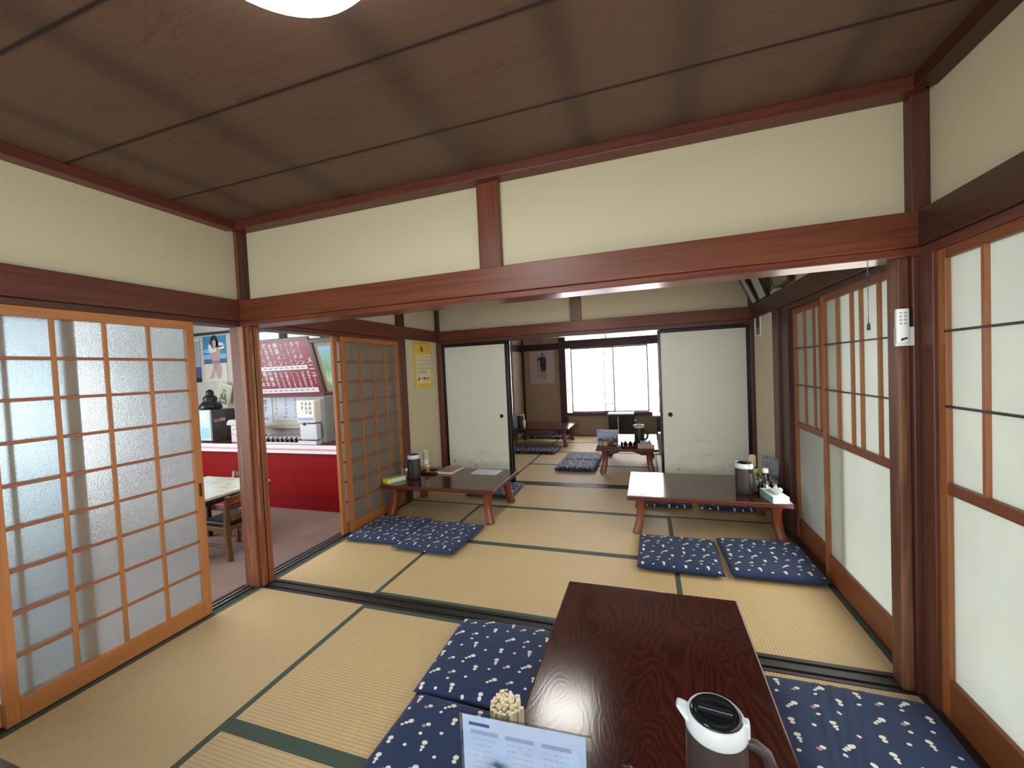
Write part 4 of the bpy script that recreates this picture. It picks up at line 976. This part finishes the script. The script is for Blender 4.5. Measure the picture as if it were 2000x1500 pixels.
def tissue_box(label, loc, rz, cols, L=.24, W=.11, H=.05, band=None):
    t = thing('tissue_box', label, 'tissue box', loc, rz)
    MB().box(-L / 2, L / 2, -W / 2, W / 2, 0, H).build('carton', plain(cols[0], .5), t, bevel=.002)
    m = MB(); m.box(-L / 2 + .012, L / 2 - .012, -W / 2 - .0012, W / 2 + .0012, .006, H - .004); m.build('side_print', plain(cols[1], .5), t)
    m = MB(); rnd = random.Random(5); n = 9                                  # crumpled tissue
    for sgn in (-1, 1):
        rows = []
        for k in range(5):
            q = k / 4; rows.append([(-.07 + .14 * i / n * (1 - .15 * q), sgn * (.004 + .028 * q * (1 + .35 * math.sin(i * 1.7 + sgn))), H + .055 * q * (1 - .35 * q) + .012 * q * math.sin(i * 1.3 + 2 * sgn)) for i in range(n + 1)])
        vs = [p for r in rows for p in r]; fs = [(k * (n + 1) + i, k * (n + 1) + i + 1, (k + 1) * (n + 1) + i + 1, (k + 1) * (n + 1) + i) for k in range(4) for i in range(n)]
        m.add(vs, fs, 0, True)
    o = m.build('tissue', plain(cols[2], .8), t); s = o.modifiers.new('thick', 'SOLIDIFY'); s.thickness = .0015
    return t
tissue_box('pale green and white tissue box at the front of the right middle table', (.885, 3.53, TZ), math.radians(98), ((.70, .78, .76), (.16, .36, .28), (.66, .74, .76)))
# table by the lattice door
t = thing('tissue_box', 'yellow ended flat box beside the jug on the table by the lattice door', 'box', (-2.455, 3.52, TZ), math.radians(66))
MB().box(-.12, .085, -.047, .047, 0, .042).build('carton', plain((.62, .66, .42), .5), t, bevel=.002)
MB().box(-.1215, -.1, -.0475, .0475, .001, .0415).build('end_print', plain((.78, .74, .03), .5), t)
MB().box(-.08, .07, -.03, .03, .042, .0435).build('top_print', plain((.30, .36, .20), .5), t)
t = thing('magazine', 'thick magazine with reddish cover on the table by the lattice door', 'magazine', (-2.085, 3.98, TZ), math.radians(-4))
MB().box(-.10, .10, -.13, .13, 0, .022).build('pages', plain((.68, .66, .62), .8), t, bevel=.001)
m = MB(); m.box(-.101, .101, -.131, .131, .0222, .0235, 0).box(-.06, .09, -.05, .06, .0235, .0239, 1).box(-.09, .05, .07, .12, .0235, .0239, 2); m.build('cover', [plain((.26, .17, .14), .4), plain((.52, .14, .10), .4), plain((.30, .34, .34), .4)], t)
t = thing('paper_menu', 'single white paper sheet lying on the table by the lattice door', 'paper', (-1.655, 3.99, TZ), math.radians(-2))
MB().box(-.148, .148, -.105, .105, 0, .001).build('sheet', plain((.58, .62, .68), .6), t)
m = MB()
for i in range(7):
    for j in range(3): m.box(-.12 + j * .085, -.06 + j * .085, -.08 + i * .022, -.076 + i * .022, .001, .0013)
m.build('lettering', plain((.44, .47, .56), .6), t)
t = tag(MB().lathe([(.026, 0), (.028, .003), (.028, .10)], 20).build('straw_cup', glass('acrylic'), None, (-2.47, 3.70, TZ)), 'clear plastic cup left of the jug on the table by the lattice door', 'cup')
tag(MB().box(-.10, .10, -.075, .075, 0, .008).box(-.10, .10, -.079, -.073, 0, .02).box(-.10, .10, .073, .079, 0, .02).box(-.104, -.098, -.079, .079, 0, .02).box(.098, .104, -.079, .079, 0, .02).build('serving_tray', plain((.035, .012, .01), .3), None, (-2.27, 3.88, TZ), bevel=.001), 'small dark tray between jug and magazine', 'tray')
bottle('squat jar with yellow lid on the small dark tray', (-2.29, 3.86, TZ + .0085), [(.024, 0), (.027, .003), (.027, .05), (.022, .06)], (.30, .16, .05), (.62, .60, .18), .022, .025)
# far bottle table
tag(MB().box(-.15, .15, -.07, .07, 0, .006).box(-.15, .15, -.075, -.07, 0, .016).box(-.15, .15, .07, .075, 0, .016).box(-.155, -.15, -.075, .075, 0, .016).box(.15, .155, -.075, .075, 0, .016).build('serving_tray', plain((.05, .012, .012), .3), None, (-.515, 5.52, TZ), bevel=.001), 'dark tray under the sauce bottles of the far bottle table', 'tray')
bottle('black topped pepper shaker on the far bottle table', (-.625, 5.52, TZ + .007), [(.022, 0), (.024, .003), (.024, .07)], (.42, .42, .45), (.02, .02, .025), .02, .024)
bottle('amber jar with red lid on the far bottle table', (-.555, 5.50, TZ + .007), [(.026, 0), (.029, .003), (.029, .05), (.022, .065)], (.60, .42, .12), (.40, .05, .04), .022, .025)
bottle('small red bottle on the far bottle table', (-.485, 5.53, TZ + .007), [(.014, 0), (.016, .003), (.016, .06)], (.30, .03, .03), (.32, .03, .04), .02, .013)
bottle('dark soy sauce bottle on the far bottle table', (-.43, 5.50, TZ + .007), [(.023, 0), (.025, .003), (.025, .09), (.02, .11)], (.05, .012, .01), (.34, .22, .16), .03, .02, lab=(.45, .30, .12))
tag(MB().lathe([(.085, 0), (.092, .004), (.10, .016), (.096, .016), (.088, .006), (0, .006)], 30, sx=1, sy=.7, capt=False).build('serving_tray', plain((.28, .015, .015), .3), None, (-.275, 5.53, TZ)), 'oval red tray under the glasses of the far bottle table', 'tray')
for x, y in ((-.33, 5.53), (-.27, 5.51), (-.21, 5.53)): tumbler('clear glass standing upside down on the oval red tray', (x, y, TZ + .007), 'upturned glasses on the far bottle table', True)
tag(MB().lathe([(.018, 0), (.022, .01), (.02, .03), (.008, .036), (0, .038)], 16, capt=False).build('salt_pot', WHITE, None, (-.385, 5.47, TZ)), 'tiny white pot at the front edge of the far bottle table', 'pot')
tissue_box('pinkish tissue box at the right end of the far bottle table', (-.045, 5.47, TZ), math.radians(4), ((.62, .48, .40), (.56, .38, .30), (.62, .58, .60)), .20, .11, .05)
# far heater and cupboard
t = thing('kerosene_heater', 'black box heater with white top under the far window', 'heater', (-.50, 8.08, 0))
MB().box(-.23, .23, -.15, .15, .02, .475).build('body', plain((.012, .010, .012), .18), t, bevel=.01)
MB().box(-.245, .235, -.17, .16, .475, .50).build('top_plate', plain((.70, .72, .74), .3), t, bevel=.006)
MB().box(-.06, -.045, -.153, -.15, .10, .44).build('front_trim', plain((.45, .42, .42), .3, .6), t)
m = MB(); m.box(-.25, .25, -.19, .17, 0, .02); m.build('base_tray', plain((.02, .02, .02), .4), t)
m = MB(); m.tube([(.235, -.05, .34), (.265, -.05, .35), (.265, .05, .35), (.235, .05, .34)], .008); m.build('handle', plain((.4, .4, .42), .3, .7), t)
t = thing('low_cupboard', 'dark low cupboard with pale top right of the heater', 'cabinet', (.40, 8.10, 0))
MB().box(-.26, .26, -.25, .25, 0, .44).build('body', plain((.012, .012, .014), .3), t, bevel=.005); MB().box(-.33, .27, -.26, .26, .44, .465).build('top', plain((.60, .62, .64), .4), t, bevel=.003)
t = tag(MB().box(-.10, .10, -.10, .10, 0, .30).build('storage_box', plain((.40, .48, .48), .5), None, (.235, 6.9, .0), bevel=.006), 'pale plastic box behind the right edge of the far bottle table', 'box')

# ------------------------------------------------------------------ wall things
t = thing('wall_calendar', 'yellow monthly wall calendar left of the painted panels', 'calendar', (-2.558, 4.325, 1.24), PI / 2)
w, h = .19, .535
MB().box(-w, w, -.006, 0, 0, h).build('backing', plain((.72, .48, .04), .5), t)
m = MB(); m.rect(-w + .035, w - .015, .055, h - .135, -.0068, 0)
for r in range(6):
    for c in range(7):
        d = r * 7 + c - 1
        if 1 <= d <= 31: m.text(str(d), .033, -.125 + c * .044, h - .165 - r * .046, -.0074, 3 if c == 0 else 1)
m.text('2', .085, .10, h - .072, -.0074, 2); m.ell(-.02, h - .06, .012, .03, -.0074, 1, 12, .3).ell(-.035, h - .075, .012, .028, -.0074, 1, 12, -.5).ell(-.005, h - .09, .018, .014, -.0074, 1)
m.ell(-.11, .105, .017, .024, -.0074, 1).rect(-.07, -.02, .108, .118, -.0074, 1).rect(-.01, .045, .102, .124, -.0074, 1).rect(.055, .14, .106, .118, -.0074, 1).rect(-.02, .12, .082, .09, -.0074, 2).rect(-.06, .05, .022, .03, -.0074, 2)
m.rect(-w, w, h - .012, h, -.0074, 2)
m.build('print', [plain((.70, .62, .42), .6), plain((.10, .07, .03), .6), plain((.50, .30, .02), .6), plain((.45, .12, .05), .6)], t)
# hanging poster in the far room
t = thing('poster', 'white poster of a woman in a dark dress hanging on the far wall', 'poster', (-2.115, 8.438, 1.10))
w, h = .265, .74
MB().box(-w, w, -.004, 0, 0, h).build('sheet', plain((.60, .54, .54), .6), t)
m = MB(); m.rect(-.115, .095, .12, .60, -.005, 1); m.rect(-w + .02, w - .02, h - .055, h - .025, -.005, 1)
for r in range(14):
    m.rect(-w + .02, -.13, .15 + r * .038, .156 + r * .038, -.005, 2); m.rect(.125, w - .02, .15 + r * .038, .156 + r * .038, -.005, 2)
m.ell(.015, .615, .03, .034, -.0062, 0).ell(.018, .60, .018, .024, -.0068, 3)
m.flat([(-.02, .565), (.055, .565), (.085, .52), (.095, .38), (.085, .26), (-.02, .26), (-.04, .36), (-.04, .44), (-.03, .52)], -.0062, 4)
m.flat([(-.02, .565), (-.09, .52), (-.10, .50), (-.08, .48), (-.03, .50)], -.0066, 4).flat([(.085, .52), (.10, .34), (.085, .34), (.07, .5)], -.0066, 4)
m.flat([(.02, .26), (.04, .26), (.048, .12), (.035, .07), (.026, .12)], -.0062, 3).flat([(.045, .26), (.065, .26), (.06, .17), (.05, .1), (.045, .17)], -.0060, 3)
m.ell(.03, .075, .022, .010, -.0066, 0, 12, .6).ell(.055, .10, .016, .008, -.0066, 0, 12, -.8)
m.build('print', [plain((.05, .04, .05), .6), plain((.40, .36, .40), .6), plain((.48, .43, .43), .6), plain((.55, .38, .32), .6), plain((.04, .045, .08), .6)], t)
m = MB(); m.tube([(-2.10, 8.43, 1.835), (-2.11, 8.425, 1.95), (-2.13, 8.43, 2.10)], .003, 6); tag(m.build('hanging_cord', plain((.05, .03, .03), .6)), 'dark cord above the poster on the far wall', 'cord')
# remote holder with remote on the right post
t = thing('remote_control', 'white remote control in its holder on the right post', 'remote', (.975, 2.046, 1.42), 0)
MB().box(-.030, .034, -.016, .0, 0, .075).build('holder', plain((.68, .70, .70), .4), t, bevel=.003)
MB().box(-.030, .012, -.022, -.005, .012, .148).build('remote_body', plain((.74, .76, .76), .35), t, bevel=.004)
m = MB()
for i in range(4):
    for j in range(2): m.box(-.020 + j * .014, -.012 + j * .014, -.0235, -.022, .128 - i * .014, .134 - i * .014)
m.build('button', plain((.30, .32, .36), .5), t)
m = MB(); m.ell(-.008, .028, .008, .004, -.0227, 0).ell(.0, .03, .006, .004, -.0227, 0).ell(-.013, .024, .005, .003, -.0227, 0); m.build('logo', plain((.03, .03, .03), .5), t)
t = thing('pull_cord', 'thin lamp pull cord with dark toggle hanging under the near rail', 'cord', (.895, 2.12, 1.77))
m = MB(); m.tube([(0, 0, .0), (.001, 0, -.04), (0, 0, -.10), (0, 0, -.245)], .0016, 6); m.tube([(0, 0, -.02), (.006, 0, -.045), (.005, 0, -.07), (0, 0, -.085)], .0015, 6); m.tube([(0, 0, -.02), (-.006, 0, -.045), (-.005, 0, -.07), (0, 0, -.085)], .0015, 6); m.build('cord', plain((.12, .11, .10), .6), t)
MB().lathe([(.004, -.275), (.0065, -.272), (.006, -.255), (.004, -.245)], 12).build('toggle', plain((.04, .035, .03), .4), t)
# frames and things on the right rail
def frame_on_rail(label, y, z, W, H, tilt_, dep, mats, name='framed_certificate'):
    t = thing(name, label, 'picture frame', (1.035, y, z), 0, None, (0, math.radians(-tilt_), 0)); a = W / 2
    m = MB(); m.box(-.02, 0, -a, a, 0, .022).box(-.02, 0, -a, a, H - .022, H).box(-.02, 0, -a, -a + .022, .022, H - .022).box(-.02, 0, a - .022, a, .022, H - .022); m.build('frame', mats[0], t, bevel=.002)
    MB().box(-.014, -.004, -a + .02, a - .02, .02, H - .02).build('picture', mats[1], t); return t
frame_on_rail('white certificate frame leaning at the far end of the right rail', 4.53, 1.938, .20, .32, 24, .02, (plain((.03, .025, .02), .4), plain((.50, .54, .46), .5)))
frame_on_rail('second white frame leaning next to the far one on the right rail', 4.24, 1.938, .26, .34, 20, .02, (plain((.03, .025, .02), .4), plain((.50, .54, .46), .5)))
frame_on_rail('brown picture frame leaning nearest on the right rail', 3.72, 1.965, .38, .30, 16, .02, (wood((.10, .045, .02), 'y', .4), plain((.20, .21, .16), .5)), 'picture_frame')
tag(MB().box(1.0, 1.04, 3.78, 3.96, 1.937, 1.960).build('small_box', plain((.42, .42, .38), .6), bevel=.002), 'small pale box under the brown frame on the right rail', 'box')
t = thing('photo_frame', 'small white framed dark photograph beside the right painted panel', 'picture frame', (1.028, 4.47, 1.62), -PI / 2)
m = MB(); a = .095; m.box(-a, a, -.012, 0, 0, .012).box(-a, a, -.012, 0, .198, .21).box(-a, -a + .013, -.012, 0, .012, .198).box(a - .013, a, -.012, 0, .012, .198); m.build('frame', plain((.80, .76, .76), .4), t)
m = MB(); m.box(-a + .008, a - .008, -.006, 0, .008, .202, 0); m.build('photo', plain((.035, .028, .028), .3), t)
m = MB(); m.ell(.0, .06, .035, .045, -.0066, 0).ell(-.01, .10, .05, .012, -.0066, 1).rect(-.05, -.02, .12, .18, -.0066, 1); m.build('print', [plain((.16, .15, .14), .5), plain((.09, .06, .06), .5)], t)

# ------------------------------------------------------------------ pieces that belong to a part of their thing
OWNER = {'lid_grip': ('lid',), 'lettering': ('panel', 'sheet', 'paper', 'head'), 'print': ('sheet', 'backing', 'paper', 'body', 'photo'),
         'label': ('body', 'door'), 'sticker': ('cabinet',), 'finger_pull': ('stile', 'paper_face'), 'blue_stripe': ('head',),
         'edge_band': ('worktop', 'tabletop'), 'toggle': ('cord',), 'button': ('remote_body',), 'logo': ('remote_body',),
         'printed_grasses': ('paper_face',), 'side_print': ('carton',), 'end_print': ('carton',), 'top_print': ('carton',), 'painting': ('mount',), 'vent': ('cabinet',), 'front_trim': ('body',)}
base = lambda o: o.name.split('.')[0]
for o in list(bpy.data.objects):
    if o.parent is None or base(o) not in OWNER: continue
    for want in OWNER[base(o)]:
        c = [q for q in o.parent.children if base(q) == want and q is not o]
        if c: o.parent = c[-1]; break
